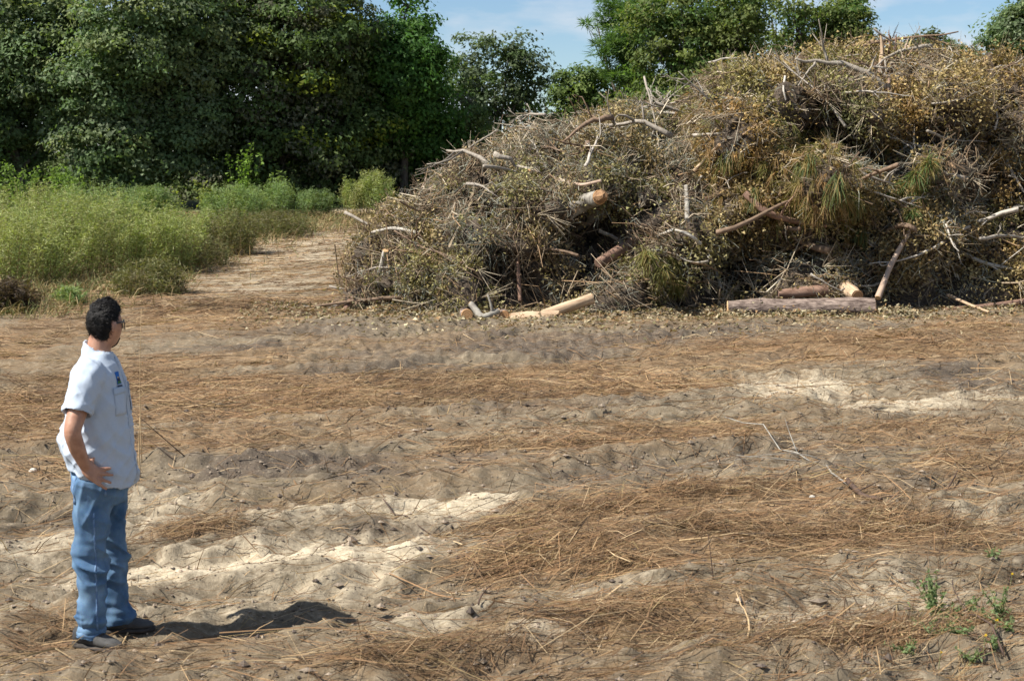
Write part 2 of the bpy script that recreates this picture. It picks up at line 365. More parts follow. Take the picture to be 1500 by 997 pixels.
def clod_mesh():
    rg = np.random.default_rng(8); acc = Acc()
    ico = np.array([(0, 0, 1), (.89, 0, .45), (.28, .85, .45), (-.72, .53, .45), (-.72, -.53, .45), (.28, -.85, .45), (.72, .53, -.45), (-.28, .85, -.45), (-.89, 0, -.45), (-.28, -.85, -.45), (.72, -.53, -.45), (0, 0, -1)])
    fi = np.array([(0,1,2),(0,2,3),(0,3,4),(0,4,5),(0,5,1),(1,6,2),(2,7,3),(3,8,4),(4,9,5),(5,10,1),(6,7,2),(7,8,3),(8,9,4),(9,10,5),(10,6,1),(11,7,6),(11,8,7),(11,9,8),(11,10,9),(11,6,10)])
    ico = np.array([(1, 0, 0), (0, 1, 0), (-1, 0, 0), (0, -1, 0), (0, 0, 1), (0, 0, -1)], float); fi = np.array([(0, 1, 4), (1, 2, 4), (2, 3, 4), (3, 0, 4), (1, 0, 5), (2, 1, 5), (3, 2, 5), (0, 3, 5)])
    n = 50000; X = rg.uniform(-5, 6.5, n); Y = 6.4 + 11 * rg.random(n) ** 1.3
    sa, dk, st = masks(X, Y); k = (np.abs(X) < .38 * Y) & (rg.random(n) < .25 + .6 * dk + .6 * sstep(.1, .5, perlin(X * 2, Y * 3, 8.))); X, Y, dk = X[k], Y[k], dk[k]; n = len(X)
    r = .0035 + rg.exponential(.0042, n); r = np.minimum(r, .035)
    V = ico[None] * (1 + .45 * rg.normal(size=(n, 6, 1)).clip(-1, 1)) * r[:, None, None] * np.array([1.2, 1, .75])
    V = V + np.stack([X, Y, zg(X, Y) + r * .25], 1)[:, None]
    c = np.where(rg.random(n)[:, None] < .38, np.array([(.10, .078, .062)]), np.array([(.22, .175, .13)]) * (1 + .8 * np.clip(sa[k], 0, 1))[:, None]) * rg.uniform(.6, 1.3, n)[:, None]
    acc.add(V.reshape(-1, 3), (fi[None] + (np.arange(n) * 6)[:, None, None]).reshape(-1, 3), rep(c, 6))
    return acc.mesh("soil_clods")
tag(obj("soil_clods", clod_mesh(), mat_vcol("clod_earth", .95, .4, 60)), "small dark crumbs and clods of earth on the churned sand", "soil", kind="stuff")
# ------------------------------------------------------------------ trees
M_LEAF = mat_vcol("tree_leaves", 0.62, 0.3, 6, trans=0.45, spec=0.2)
M_BARK = mat_two("grey_tree_bark", (.045, .037, .03), (.16, .135, .11), 12, stretch=(1, 1, .25), bump=.6, dist=.03)
def bend_path(p0, p1, k, sag, rg):
    u = np.linspace(0, 1, k)[:, None]; P = p0 + (p1 - p0) * u
    off = rg.normal(size=3) * np.linalg.norm(p1 - p0) * sag
    return P + np.sin(np.pi * u) * off
def make_tree(name, label, D, blobs, trunk, pal, seed, n_leaf=20000, leaf=.12, clump=.55, dens=1.0, tr=.16, bright=None, needle=False, group=None, flat=.5):
    rg = np.random.default_rng(seed)
    bx = at(trunk, 300, D)[0]; z0 = float(zg(bx, D)) - .1
    root = empty(name, (bx, D, z0)); tag(root, label, "tree", group)
    O = np.array([bx, D, z0])
    B = []
    for b in blobs:
        px, py, rx, ry = b[:4]; dd = b[4] if len(b) > 4 else rg.uniform(-.8, .8)
        c = at(px, py, D + dd) - O; s = (D + dd) / FPX
        B.append((c, np.array([rx * s, .9 * (rx + ry) / 2 * s, ry * s])))
    area = np.array([r[0] * r[2] + r[1] * r[2] for c, r in B]); area = area / area.sum()
    ncl = int(n_leaf / 95); C = []; which = rg.choice(len(B), ncl, p=area)
    d = rdir(ncl, rg); rad = rg.random(ncl) ** .38
    cc = np.array([B[i][0] for i in which]); rr = np.array([B[i][1] for i in which])
    lump = 1 + .22 * perlin(d[:, 0] * 2.2 + which * 7.1, d[:, 1] * 2.2, d[:, 2] * 2.2)
    C = cc + d * rr * (rad * lump)[:, None] * 1.02
    C[:, 2] = np.maximum(C[:, 2], .25)
    # leaves in flattened clumps, facing up and outward
    k = rg.poisson(95 * dens, ncl).clip(12, 220); idx = np.repeat(np.arange(ncl), k); n = len(idx)
    cs = clump * 1.25 * rg.uniform(.55, 1.25, ncl)
    off = rdir(n, rg) * (rg.random(n) ** .40)[:, None] * np.array([1, 1, flat]) * cs[idx][:, None]
    p = C[idx] + off
    nrm = unit(d[idx] * .55 + np.array([0, 0, .55]) + unit(off) * .55 + rg.normal(size=(n, 3)) * .5)
    tone = pal[rg.choice(len(pal), ncl)] * rg.uniform(.75, 1.25, ncl)[:, None]
    col = tone[idx] * rg.uniform(.7, 1.3, n)[:, None]
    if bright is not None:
        bc, share = bright; sel = rg.random(ncl) < share * (.3 + 1.4 * (d[:, 2] > -.1)); col = np.where(sel[idx][:, None], np.array(bc) * rg.uniform(.7, 1.25, n)[:, None], col)  # lighter clumps, mostly upper: sunlit highlights painted on oaks, vine leaves elsewhere
    acc = Acc()
    if needle:
        dirn = unit(off + np.array([0, 0, .12]) + rg.normal(size=(n, 3)) * .12); L = leaf * rg.uniform(.8, 1.5, n)
        V, F = threads(C[idx] + off * .35, dirn, L, .026, .15, rg); acc.add(V, F, rep(col, 3))
    else:
        V, F = leaf_quads(p, nrm, leaf * 1.18 * rg.uniform(.65, 1.35, n), leaf * .72 * rg.uniform(.8, 1.2, n), rg); acc.add(V, F, rep(col, 3))
    obj("crown", acc.mesh("crown"), M_LEAF, root)
    # trunk, limbs to each mass of the crown, twigs out to the clumps
    acc = Acc(); top = np.mean([c for c, r in B], axis=0); mid = np.array([top[0] * .5, top[1] * .4, min(c[2] for c, r in B) * .55 + top[2] * .2])
    P = np.concatenate([bend_path(np.zeros(3), mid, 5, .03, rg), bend_path(mid, top, 4, .05, rg)[1:]])
    V, F = tubes(P[None], np.linspace(tr, tr * .4, len(P))[None], 9); acc.add(V, F)
    for i, (c, r) in enumerate(B):
        st = P[rg.integers(3, 7)]; Q = bend_path(st, c + np.array([0, 0, -.15 * r[2]]), 6, .10, rg)
        V, F = tubes(Q[None], np.linspace(tr * .45, tr * .16, 6)[None], 6); acc.add(V, F)
        mine = np.where(which == i)[0]; mine = mine[rg.permutation(len(mine))[:max(6, len(mine) // 5)]]
        if len(mine):
            s0 = Q[rg.integers(2, 6, len(mine))]; u = np.linspace(0, 1, 4)[None, :, None]
            tw = s0[:, None] + (C[mine] - s0)[:, None] * u + np.sin(np.pi * u) * rg.normal(size=(len(mine), 1, 3)) * .12
            V, F = tubes(tw, np.broadcast_to(np.array([.028, .022, .014, .006]), (len(mine), 4)), 3, False); acc.add(V, F)
    obj("trunk", acc.mesh("trunk", True), M_BARK, root)
    return root
G1 = np.array([(.096, .142, .064), (.112, .160, .074), (.082, .126, .052), (.132, .168, .076), (.125, .156, .090)]) * 1.28
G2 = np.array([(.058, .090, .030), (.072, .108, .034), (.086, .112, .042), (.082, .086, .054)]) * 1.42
G3 = np.array([(.058, .130, .026), (.076, .155, .030), (.048, .108, .024)]) * 1.08
G4 = np.array([(.098, .130, .070), (.115, .146, .084), (.086, .116, .050), (.082, .128, .042)]) * 1.05
G5 = np.array([(.108, .160, .042), (.130, .175, .050), (.088, .135, .036)]) * 1.05
G6 = np.array([(.088, .155, .040), (.112, .185, .046), (.070, .128, .034)]) * 1.05
G7 = np.array([(.110, .135, .038), (.132, .152, .048), (.082, .114, .032), (.072, .120, .034)]) * 1.25
YB = (.20, .24, .030)
GT = "trees along the edge of the field"
make_tree("oak_tree", "grey-green leafy oak standing beyond the pale yellow-green weed patch", 47, [(20, 15, 130, 115), (95, 100, 115, 85), (5, 150, 70, 85), (60, 175, 75, 45), (-70, 100, 100, 140), (-60, 210, 90, 60), (15, 225, 60, 35)], 40, G1, 101, 76000, .115, bright=((.20, .235, .10), .10), group=GT)  # lighter clumps paint sun highlights into the crown colour
make_tree("oak_tree", "broad grey-green oak with low skirts of foliage behind the feathery shrubs", 46, [(210, 30, 110, 105), (165, 140, 105, 70), (265, 140, 90, 80), (150, 215, 78, 48), (240, 215, 85, 55), (205, 245, 75, 30), (300, 60, 70, 80)], 215, G1, 102, 80000, .11, bright=((.20, .235, .10), .10), group=GT)  # sun highlights painted into some clumps here too
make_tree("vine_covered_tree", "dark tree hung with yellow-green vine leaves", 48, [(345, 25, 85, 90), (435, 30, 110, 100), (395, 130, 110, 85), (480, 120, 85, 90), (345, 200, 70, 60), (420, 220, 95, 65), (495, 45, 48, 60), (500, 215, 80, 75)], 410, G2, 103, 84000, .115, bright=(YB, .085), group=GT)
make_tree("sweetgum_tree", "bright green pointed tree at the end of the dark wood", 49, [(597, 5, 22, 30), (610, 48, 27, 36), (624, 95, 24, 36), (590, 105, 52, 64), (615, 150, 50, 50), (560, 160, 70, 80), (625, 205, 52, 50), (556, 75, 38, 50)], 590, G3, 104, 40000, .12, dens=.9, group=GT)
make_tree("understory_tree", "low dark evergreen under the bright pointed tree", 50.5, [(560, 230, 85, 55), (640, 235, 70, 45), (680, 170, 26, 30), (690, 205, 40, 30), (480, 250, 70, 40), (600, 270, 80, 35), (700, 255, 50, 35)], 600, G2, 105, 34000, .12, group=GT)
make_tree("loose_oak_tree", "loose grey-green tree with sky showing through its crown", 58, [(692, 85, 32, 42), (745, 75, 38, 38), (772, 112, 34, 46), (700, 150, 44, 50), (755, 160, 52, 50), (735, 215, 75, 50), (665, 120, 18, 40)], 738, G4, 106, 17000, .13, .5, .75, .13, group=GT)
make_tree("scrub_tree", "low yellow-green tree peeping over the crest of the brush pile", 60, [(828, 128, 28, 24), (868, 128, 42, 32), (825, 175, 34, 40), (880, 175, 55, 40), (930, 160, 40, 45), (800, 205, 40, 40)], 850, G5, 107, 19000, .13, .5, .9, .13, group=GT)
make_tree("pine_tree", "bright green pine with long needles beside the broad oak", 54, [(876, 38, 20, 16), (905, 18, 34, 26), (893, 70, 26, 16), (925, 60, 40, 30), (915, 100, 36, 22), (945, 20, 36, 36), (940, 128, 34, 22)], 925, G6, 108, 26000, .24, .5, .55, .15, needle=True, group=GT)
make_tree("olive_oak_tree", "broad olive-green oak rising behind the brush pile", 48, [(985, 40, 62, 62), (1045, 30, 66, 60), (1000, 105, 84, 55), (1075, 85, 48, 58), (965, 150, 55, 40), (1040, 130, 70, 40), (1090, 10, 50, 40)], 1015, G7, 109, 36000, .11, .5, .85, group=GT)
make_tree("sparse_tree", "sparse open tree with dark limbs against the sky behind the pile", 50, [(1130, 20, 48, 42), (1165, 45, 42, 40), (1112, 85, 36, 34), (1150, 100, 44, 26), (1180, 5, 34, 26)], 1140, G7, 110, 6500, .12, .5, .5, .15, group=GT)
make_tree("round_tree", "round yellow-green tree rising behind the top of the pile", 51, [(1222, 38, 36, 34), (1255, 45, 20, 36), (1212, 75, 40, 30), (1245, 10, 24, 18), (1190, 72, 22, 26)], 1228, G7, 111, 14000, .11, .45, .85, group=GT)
make_tree("far_scrub_tree", "low dark scrub showing over the pile's top beyond the splintered stump", 62, [(1332, 66, 20, 12), (1365, 62, 18, 16), (1350, 80, 40, 16), (1300, 85, 40, 14)], 1350, G4, 112, 4500, .13, .4, .8, .1, group=GT)
make_tree("far_pine_tree", "small pale green pine showing over the pile", 64, [(1396, 74, 16, 12), (1425, 80, 20, 10), (1410, 95, 34, 14)], 1408, G6, 113, 5500, .2, .4, .8, .1, needle=True, group=GT)
make_tree("cedar_tree", "dark grey-green tree cut by the frame beyond the pile", 51, [(1478, 48, 30, 34), (1510, 40, 36, 48), (1456, 66, 18, 14), (1495, 20, 26, 20), (1480, 85, 45, 20), (1540, 70, 40, 50)], 1495, G1, 114, 16000, .11, .45, .9, group=GT)

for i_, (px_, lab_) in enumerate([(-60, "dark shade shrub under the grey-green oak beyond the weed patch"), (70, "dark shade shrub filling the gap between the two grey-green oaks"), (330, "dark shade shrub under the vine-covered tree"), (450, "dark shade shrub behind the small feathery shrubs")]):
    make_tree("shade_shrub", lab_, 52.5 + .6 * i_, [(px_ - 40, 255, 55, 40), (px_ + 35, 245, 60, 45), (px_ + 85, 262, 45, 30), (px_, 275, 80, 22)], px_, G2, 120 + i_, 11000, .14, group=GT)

# ------------------------------------------------------------------ feathery shrubs, weeds
M_WEED = mat_vcol("feathery_weed", 0.6, 0.25, 8, trans=0.35)
M_STALK = mat_vcol("weed_stalk", 0.8, 0.25, 20)
def feathery(name, label, px, ytop, ybot, wpx, D, pal, seed, n=4200, stalk=(.20, .14, .06), group=None, bare=.30):
    rg = np.random.default_rng(seed)
    x = at(px, 300, D)[0]; z0 = float(zg(x, D)) - .04
    H = max(.25, at(px, ytop, D)[2] - z0); R = wpx / FPX * D
    root = empty(name, (x, D, z0)); tag(root, label, "shrub", group)
    n = int(n * 1.5); H = H * rg.uniform(.82, 1.12); ns = max(14, int(R * 75)); a = rg.uniform(0, 2 * np.pi, ns); r = R * np.sqrt(rg.random(ns)) * .85
    b = np.stack([r * np.cos(a), r * np.sin(a) * .8, np.zeros(ns)], 1)
    hh = H * (1 - .55 * (r / R) ** 2) * rg.uniform(.84, 1.02, ns)
    tip = b + np.stack([rg.normal(.05, .16, ns) * H, rg.normal(0, .14, ns) * H, hh], 1)
    u = np.linspace(0, 1, 5)[None, :, None]; P = b[:, None] + (tip - b)[:, None] * u; P[:, :, :2] += (rg.normal(size=(ns, 1, 2)) * .06) * np.sin(np.pi * u)
    P[:, :, 2] = np.maximum(P[:, :, 2], -.05)
    for i in range(ns): P[i, :, 2] += float(zg(x + b[i, 0], D + b[i, 1])) - z0 - .04
    V, F = tubes(P, np.broadcast_to(np.array([.007, .006, .005, .003, .001]), (ns, 5)), 3, False)
    acc = Acc(); acc.add(V, F, rep(np.array(stalk) * rg.uniform(.6, 1.5, ns)[:, None], 15)); obj("stalks", acc.mesh("stalks"), M_STALK, root)
    s = rg.integers(0, ns, n); t = bare + (1 - bare) * rg.random(n) ** .75
    k = np.minimum((t * 4).astype(int), 3); f = (t * 4 - k)[:, None]
    p = P[s, k] * (1 - f) + P[s, k + 1] * f
    p = p + rg.normal(size=(n, 3)) * np.array([.07, .07, .045])
    d = unit(rg.normal(size=(n, 3)) * np.array([1, 1, .55]) + np.array([0, 0, .65])); L = rg.uniform(.07, .2, n) * (1.15 - .5 * t)
    V, F = threads(p, d, L, .0125, .22, rg)
    tone = pal[rg.choice(len(pal), ns)][s] * rg.uniform(.75, 1.3, n)[:, None] 
    acc = Acc(); acc.add(V, F, rep(tone, 3)); obj("foliage", acc.mesh("foliage"), M_WEED, root)
    return root
W1 = np.array([(.250, .290, .090), (.280, .310, .110), (.215, .265, .090), (.30, .305, .125)])
W2 = np.array([(.170, .245, .095), (.190, .265, .100), (.21, .265, .085)])
W3 = np.array([(.140, .125, .060), (.165, .160, .060), (.120, .130, .050)])
GS = "feathery weeds along the field edge"
SH = "feathery yellow-green weed in the tall thicket by the trees"
for i, (px, yt, yb, wpx, D, pal, n) in enumerate([
        (20, 292, 440, 85, 29.5, W1, 7000), (105, 282, 430, 90, 31, W1, 8000), (-60, 285, 440, 80, 31, W1, 4000), (60, 268, 400, 95, 35, W1, 7000), (165, 275, 410, 75, 34, W1, 6500), (-30, 270, 380, 90, 37, W1, 4000),
        (140, 264, 360, 80, 39, W2, 5000), (250, 292, 390, 65, 34, W1, 5000), (225, 300, 400, 60, 31.5, W1, 4500), (300, 300, 370, 55, 36, W1, 4500), (330, 300, 370, 50, 34.5, W3, 3000)]):
    feathery("feathery_weed", SH, px, yt, yb, wpx, D, pal, 200 + i, n, group=GS, bare=.10)
feathery("feathery_shrub", "rounded blue-green feathery shrub in front of the oak's low skirts", 214, 256, 330, 42, 41, W2, 230, 5000, group=GS)
feathery("feathery_shrub", "wide green feathery shrub before the dark wood", 345, 266, 340, 55, 40, W2, 231, 6000, group=GS)
feathery("feathery_shrub", "small green feathery shrub between the wide shrub and the upright bush", 412, 262, 325, 42, 42, W2, 232, 4500, group=GS)
feathery("feathery_shrub", "dark green low shrub beside the upright bush", 465, 268, 320, 34, 43, W2 * .75, 233, 3500, group=GS)
feathery("upright_bush", "upright yellow-green bush with brown stalks at the end of the path", 540, 250, 322, 38, 43, W1, 234, 6500, stalk=(.22, .15, .05), group=GS, bare=.25)
feathery("low_weed", "low olive weed clump on the bare ground before the tall thicket", 215, 372, 415, 55, 28, W3, 235, 3000, group=GS, bare=.05)
feathery("low_weed", "sprawling low weeds along the edge of the straw path", 400, 308, 345, 70, 38, W3, 236, 3600, group=GS, bare=.05)
feathery("low_weed", "low brown-green weeds between thicket and path", 280, 340, 385, 60, 32.5, W3, 237, 3200, group=GS, bare=.05)
feathery("low_weed", "small green sprig on bare soil behind the man", 100, 415, 440, 14, 26.5, W2, 238, 700, group=GS, bare=.05)
feathery("dead_weed_clump", "dark dead weed clump at the foot of the thicket", 2, 395, 462, 38, 25.3, np.array([(.075, .055, .035), (.10, .07, .045), (.13, .085, .045)]), 239, 4200, stalk=(.12, .075, .04), group=GS, bare=.0)
def leafy(name, label, px, ytop, D, wpx, col, seed, n=260, L=.10, group=None, stem=(.10, .12, .04)):
    rg = np.random.default_rng(seed); x = at(px, 300, D)[0]; z0 = float(zg(x, D)) - .04
    H = max(.2, at(px, ytop, D)[2] - z0); R = wpx / FPX * D
    root = empty(name, (x, D, z0)); tag(root, label, "plant", group)
    ns = 9; b = rg.normal(size=(ns, 3)) * R * .4; b[:, 2] = 0; tip = b * 1.7 + np.stack([rg.normal(0, .1, ns), rg.normal(0, .1, ns), H * rg.uniform(.7, 1.05, ns)], 1)
    u = np.linspace(0, 1, 4)[None, :, None]; P = b[:, None] + (tip - b)[:, None] * u
    V, F = tubes(P, np.broadcast_to(np.array([.008, .006, .005, .003]), (ns, 4)), 3, False)
    acc = Acc(); acc.add(V, F, np.array(stem)); obj("stems", acc.mesh("stems"), M_STALK, root)
    s = rg.integers(0, ns, n); t = rg.uniform(.25, 1, n)[:, None]; p = b[s] + (tip - b)[s] * t + rg.normal(size=(n, 3)) * .05
    V, F = leaf_quads(p, unit(rg.normal(size=(n, 3)) * .6 + np.array([0, -.2, .8])), L * rg.uniform(.6, 1.3, n), L * .5, rg)
    acc = Acc(); acc.add(V, F, rep(np.array(col) * rg.uniform(.7, 1.35, n)[:, None], 3)); obj("leaves", acc.mesh("leaves"), M_LEAF, root)
    return root
for i, (px, yt, D, wpx) in enumerate([(5, 236, 44, 26), (38, 240, 43.5, 26), (72, 242, 44, 24), (105, 246, 43, 22), (-30, 238, 44, 26)]):
    leafy("broadleaf_weed", "bright green broad-leaved weed standing in front of the shaded oak", px, yt, D, wpx, (.15, .23, .05), 260 + i, 420, .12, "bright broad-leaved weeds under the oak")
leafy("climbing_vine", "bright yellow-green leafy sprout at the foot of the vine-covered tree", 358, 205, 44, 18, (.15, .24, .04), 270, 420, .12)
leafy("leafy_sprout", "yellow-leaved sprout beside the wide feathery shrub", 302, 262, 42, 20, (.20, .23, .05), 271, 260, .11)
leafy("leafy_sprout", "pale green leafy sprout above the small feathery shrub", 405, 252, 43, 14, (.14, .20, .05), 272, 240, .11)
# dry grass fringe between the thicket and the straw path
def fringe():
    rg = np.random.default_rng(44); n = 42000
    px = rg.uniform(-40, 600, n); D = rg.uniform(24.5, 43, n); X = (px - CXP) / FPX * D
    edge = 27 + 16 * sstep(0, 560, px) + 2.0 * perlin(X * .5, D * .3, 3.)
    k = rg.random(n) < np.exp(-((D - edge) / 3.4) ** 2); X, D = X[k], D[k]; n = len(X)
    d = unit(np.stack([rg.normal(.1, .5, n), rg.normal(0, .4, n), rg.uniform(.5, 1.2, n)], 1)); L = rg.uniform(.12, .5, n)
    p = np.stack([X, D, zg(X, D) - .02], 1); P = p[:, None] + d[:, None] * (L[:, None] * np.array([0, .5, 1.]))[..., None]; P[:, 2, 2] -= .3 * L
    V, F = ribbons(P, np.full((n, 3), .013) * np.array([1, .8, .3]), unit(np.cross(d, rdir(n, rg))))
    pal = np.array([(.30, .22, .10), (.22, .16, .07), (.16, .17, .06), (.38, .29, .15), (.12, .14, .05)])
    acc = Acc(); acc.add(V, F, rep(pal[rg.choice(5, n)] * rg.uniform(.7, 1.25, n)[:, None], 6)); return acc.mesh("dry_grass")
tag(obj("dry_grass", fringe(), M_STRAW), "tan dry grass along the foot of the weed thicket", "grass", kind="stuff")
# ------------------------------------------------------------------ the brush pile
CREST = np.array([at(*q) for q in [(500, 466, 26.2), (533, 390, 27.3), (603, 312, 28.3), (693, 240, 29.3), (800, 206, 30.2), (900, 190, 30.8), (1000, 182, 31.2), (1016, 150, 30.6), (1060, 130, 30.4),
                                   (1100, 122, 30.4), (1180, 100, 30.6), (1260, 94, 30.8), (1320, 92, 31), (1400, 106, 31), (1500, 118, 31.2), (1640, 122, 31.4), (1850, 150, 31.6), (2050, 300, 30.5), (2120, 455, 29)]])
XL, XR = CREST[0, 0] - .05, CREST[-1, 0]
def crest(X): return np.interp(X, CREST[:, 0], CREST[:, 2]), np.interp(X, CREST[:, 0], CREST[:, 1])
def front(X): return np.interp(X, [XL, -1.5, .5, 3, 6, 10, 15, XR], [26.0, 25.4, 25.25, 25.6, 26.1, 26.7, 27, 28.2])
# hollows in the face: (px, py, distance, radius x m, radius z m, depth m)
HOLES = [(868, 335, 27.2, .8, .42, 1.2), (790, 395, 26.2, .55, .5, .9), (1075, 395, 26.3, .7, .42, .9), (1150, 360, 26.6, .6, .3, .5), (1440, 270, 28, .7, .35, .6), (1480, 330, 27.5, .6, .5, .5), (860, 395, 26.2, .6, .4, .5),
         (1290, 250, 28, .5, .3, .5), (720, 400, 26.2, .3, .35, .35), (1385, 370, 27, .5, .3, .45), (930, 300, 28.5, .4, .25, .4), (1230, 350, 27, .4, .3, .4)]
HW = [(at(h[0], h[1], h[2]), h) for h in HOLES]
_b1 = at(1150, 250, 28.2); _b2 = at(880, 250, 28.6); _b3 = at(1330, 330, 27)
def BULGE(X, Z): return .95 * np.exp(-((X - _b1[0]) / 1.25) ** 2 - ((Z - _b1[2]) / .62) ** 2) + .4 * np.exp(-((X - _b2[0]) / 1.2) ** 2 - ((Z - _b2[2]) / .6) ** 2) + .4 * np.exp(-((X - _b3[0]) / .9) ** 2 - ((Z - _b3[2]) / .6) ** 2)
def CAV(X, Z): return sstep(.22, .5, -perlin(X * 1.05 + 3, 0.5, Z * 1.25))
def pile_point(X, v):
    """v 0 foot of the face, 1 crest, 2 foot of the far side"""
    zc, yc = crest(X); yf = front(X); z0 = zbase(X, yf) - .15
    a = np.clip(v, 0, 1) * np.pi / 2
    Z = (zc - z0) * np.sin(a) ** .86 + z0; Y = yf + (yc - yf) * (1 - np.cos(a)) ** .95
    b = np.clip(v - 1, 0, 1); Z = np.where(v > 1, z0 + (zc - z0) * np.cos(b * np.pi / 2) ** .8, Z); Y = np.where(v > 1, yc + 5.5 * np.sin(b * np.pi / 2), Y)
    # the upper block leans out over the slope
    h = (Z - z0) / np.maximum(zc - z0, .3); blk = sstep(3.35, 3.75, X) * sstep(12, 8, X)
    strong = .45 + .55 * sstep(7.2, 6.2, X)
    Y = Y - blk * strong * 1.15 * sstep(.63, .88, h + .08 * perlin(X * 1.1, 0, 5.)) * sstep(1.5, 1.1, v) + blk * strong * .35 * np.exp(-((h - .66) / .06) ** 2) - BULGE(X, Z) * (v < 1)
    for c, q in HW:
        Y = Y + (v < 1) * q[5] * np.exp(-(((X - c[0]) / q[3]) ** 2 + ((Z - c[2]) / q[4]) ** 2) ** 1.5)
    Y = Y + .6 * CAV(X, Z) * (v < 1.0) * sstep(.05, .3, h)
    n = .55 * fbm(X * .55, Y * .55, Z * .7 + 3, 3) + .34 * perlin(X * 1.6, Y * 1.6, Z * 1.9) + .16 * perlin(X * 3.4, Y * 3.4, Z * 3.8)
    fade = sstep(0, .12, v) * sstep(2, 1.8, v)
    return np.stack([X + .12 * perlin(X * 1.7, Y, Z * 1.7 + 9), Y - n * .85 * sstep(1.5, 1.2, v) * sstep(.03, .35, h), Z + n * .30 * fade * sstep(.2, .7, h)], -1)
nu, nv = 260, 150
U, VV = np.meshgrid(np.linspace(XL, XR, nu), np.concatenate([np.linspace(0, 1.05, 110), np.linspace(1.08, 2, 40)]))
PP = pile_point(U.ravel(), VV.ravel())
# the heap was dumped bundle by bundle: each bundle bulges, with dark creases between neighbours
_rg = np.random.default_rng(55); NB = 170
BC = pile_point(_rg.uniform(XL + .1, 13.5, NB), _rg.uniform(.04, 1.12, NB) ** .9)
def bundle(P):
    d = np.linalg.norm((P[:, None] - BC[None]) * np.array([1, .8, 1.15]), axis=2) / _bs[None]; i = d.argmin(1); return i, d[np.arange(len(P)), i], np.partition(d, 1, axis=1)[:, 1]
_bs = _rg.uniform(.75, 1.35, NB)
g3 = PP.reshape(nv, nu, 3); du = np.gradient(g3, axis=1); dv = np.gradient(g3, axis=0); vn = unit(np.cross(du, dv)).reshape(-1, 3)
if vn[:nu * 60, 1].mean() > 0: vn = -vn
bi, bd, bd2 = bundle(PP)
bump_ = sstep(0, .30, bd2 - bd) * (1 - .45 * np.clip(bd / .8, 0, 1) ** 2)
PP = PP + vn * (.62 * bump_ - .34)[:, None] * (sstep(0, .06, VV.ravel()) * sstep(1.7, 1.3, VV.ravel()))[:, None]
CREASE = 1 - sstep(.0, .20, bd2 - bd)
PR = PP - vn * (.22 * sstep(0, .08, VV.ravel()) * sstep(XL, XL + .9, PP[:, 0]) * sstep(-.45, .05, vn[:, 2]))[:, None] + .06 * np.stack([perlin(PP[:, 0]*6, PP[:, 1]*6, PP[:, 2]*6 + k) for k in (0, 20, 40)], 1)
pi_ = (np.arange(nv - 1)[:, None] * nu + np.arange(nu - 1)[None]).ravel()
PF = np.stack([pi_, pi_ + 1, pi_ + nu + 1, pi_ + nu], 1)
core = obj("brush_pile", mesh_np("brush_pile", PR, PF, np.full((len(PR), 3), (.070, .053, .038)), True), mat_vcol("packed_brush", .95, .7, 22, bump=1.0))  # dark core colour also stands in for shade in gaps between the leaves
tag(core, "huge heap of cut brush, twigs and dead leaves piled on the field", "brush pile")
# sampling of its surface
q = PP[PF]; fn = np.cross(q[:, 1] - q[:, 0], q[:, 3] - q[:, 0]); fa = np.linalg.norm(fn, axis=1); fn = unit(fn)
vf = VV.ravel()[PF].mean(1); fa = fa * np.where(vf > 1.25, .22, 1.0)
fc = q.mean(1)
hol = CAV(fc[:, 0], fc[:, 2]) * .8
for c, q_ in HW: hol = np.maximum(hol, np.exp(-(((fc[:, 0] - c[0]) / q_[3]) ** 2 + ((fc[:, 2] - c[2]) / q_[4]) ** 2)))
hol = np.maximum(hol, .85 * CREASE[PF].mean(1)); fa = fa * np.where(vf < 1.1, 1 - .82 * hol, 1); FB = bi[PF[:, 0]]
BK = _rg.choice(6, NB, p=[.30, .17, .22, .12, .12, .07])        # what each bundle is: tan leaves, brown leaves, olive leaves, grey twigs, mixed, rusty leaves
BLW = np.array([1.5, 1.5, 1.4, .25, .8, 1.4])[BK]; BTW = np.array([.7, .6, .6, 1.7, 1.2, .6])[BK]
BCOL = np.array([(.27, .20, .115), (.18, .122, .066), (.175, .165, .07), (.22, .18, .13), (.21, .155, .088), (.235, .135, .058)])[BK]
if (fn[:, 1] * fa)[vf < .8].sum() > 0: fn = -fn
fa = fa / fa.sum()
def pile_sample(n, rg, wgt=None):
    p = fa if wgt is None else fa * wgt / (fa * wgt).sum()
    f = rg.choice(len(fa), n, p=p); a, b = rg.random((2, n, 1))
    return q[f, 0] * (1-a)*(1-b) + q[f, 1] * a*(1-b) + q[f, 2] * a*b + q[f, 3] * (1-a)*b, fn[f]
def proj(p):
    """photo pixel of world points"""
    c, s = math.cos(TILT), math.sin(TILT); dz = p[..., 2] - CAMH
    fw = p[..., 1] * c - dz * s; up = p[..., 1] * s + dz * c
    return CXP + FPX * p[..., 0] / fw, CYP - FPX * up / fw
M_TWIG = mat_vcol("dead_twigs", .85, .3, 14)
M_DLEAF = mat_vcol("dead_leaves", .7, .3, 14, trans=.18)
TW = np.array([(.25, .20, .15), (.32, .275, .22), (.175, .128, .088), (.12, .085, .06), (.40, .35, .285), (.225, .152, .095), (.48, .43, .36)])
LF = np.array([(.225, .165, .090), (.29, .22, .125), (.145, .105, .06), (.34, .28, .17), (.245, .145, .065), (.195, .175, .085), (.42, .36, .23)])
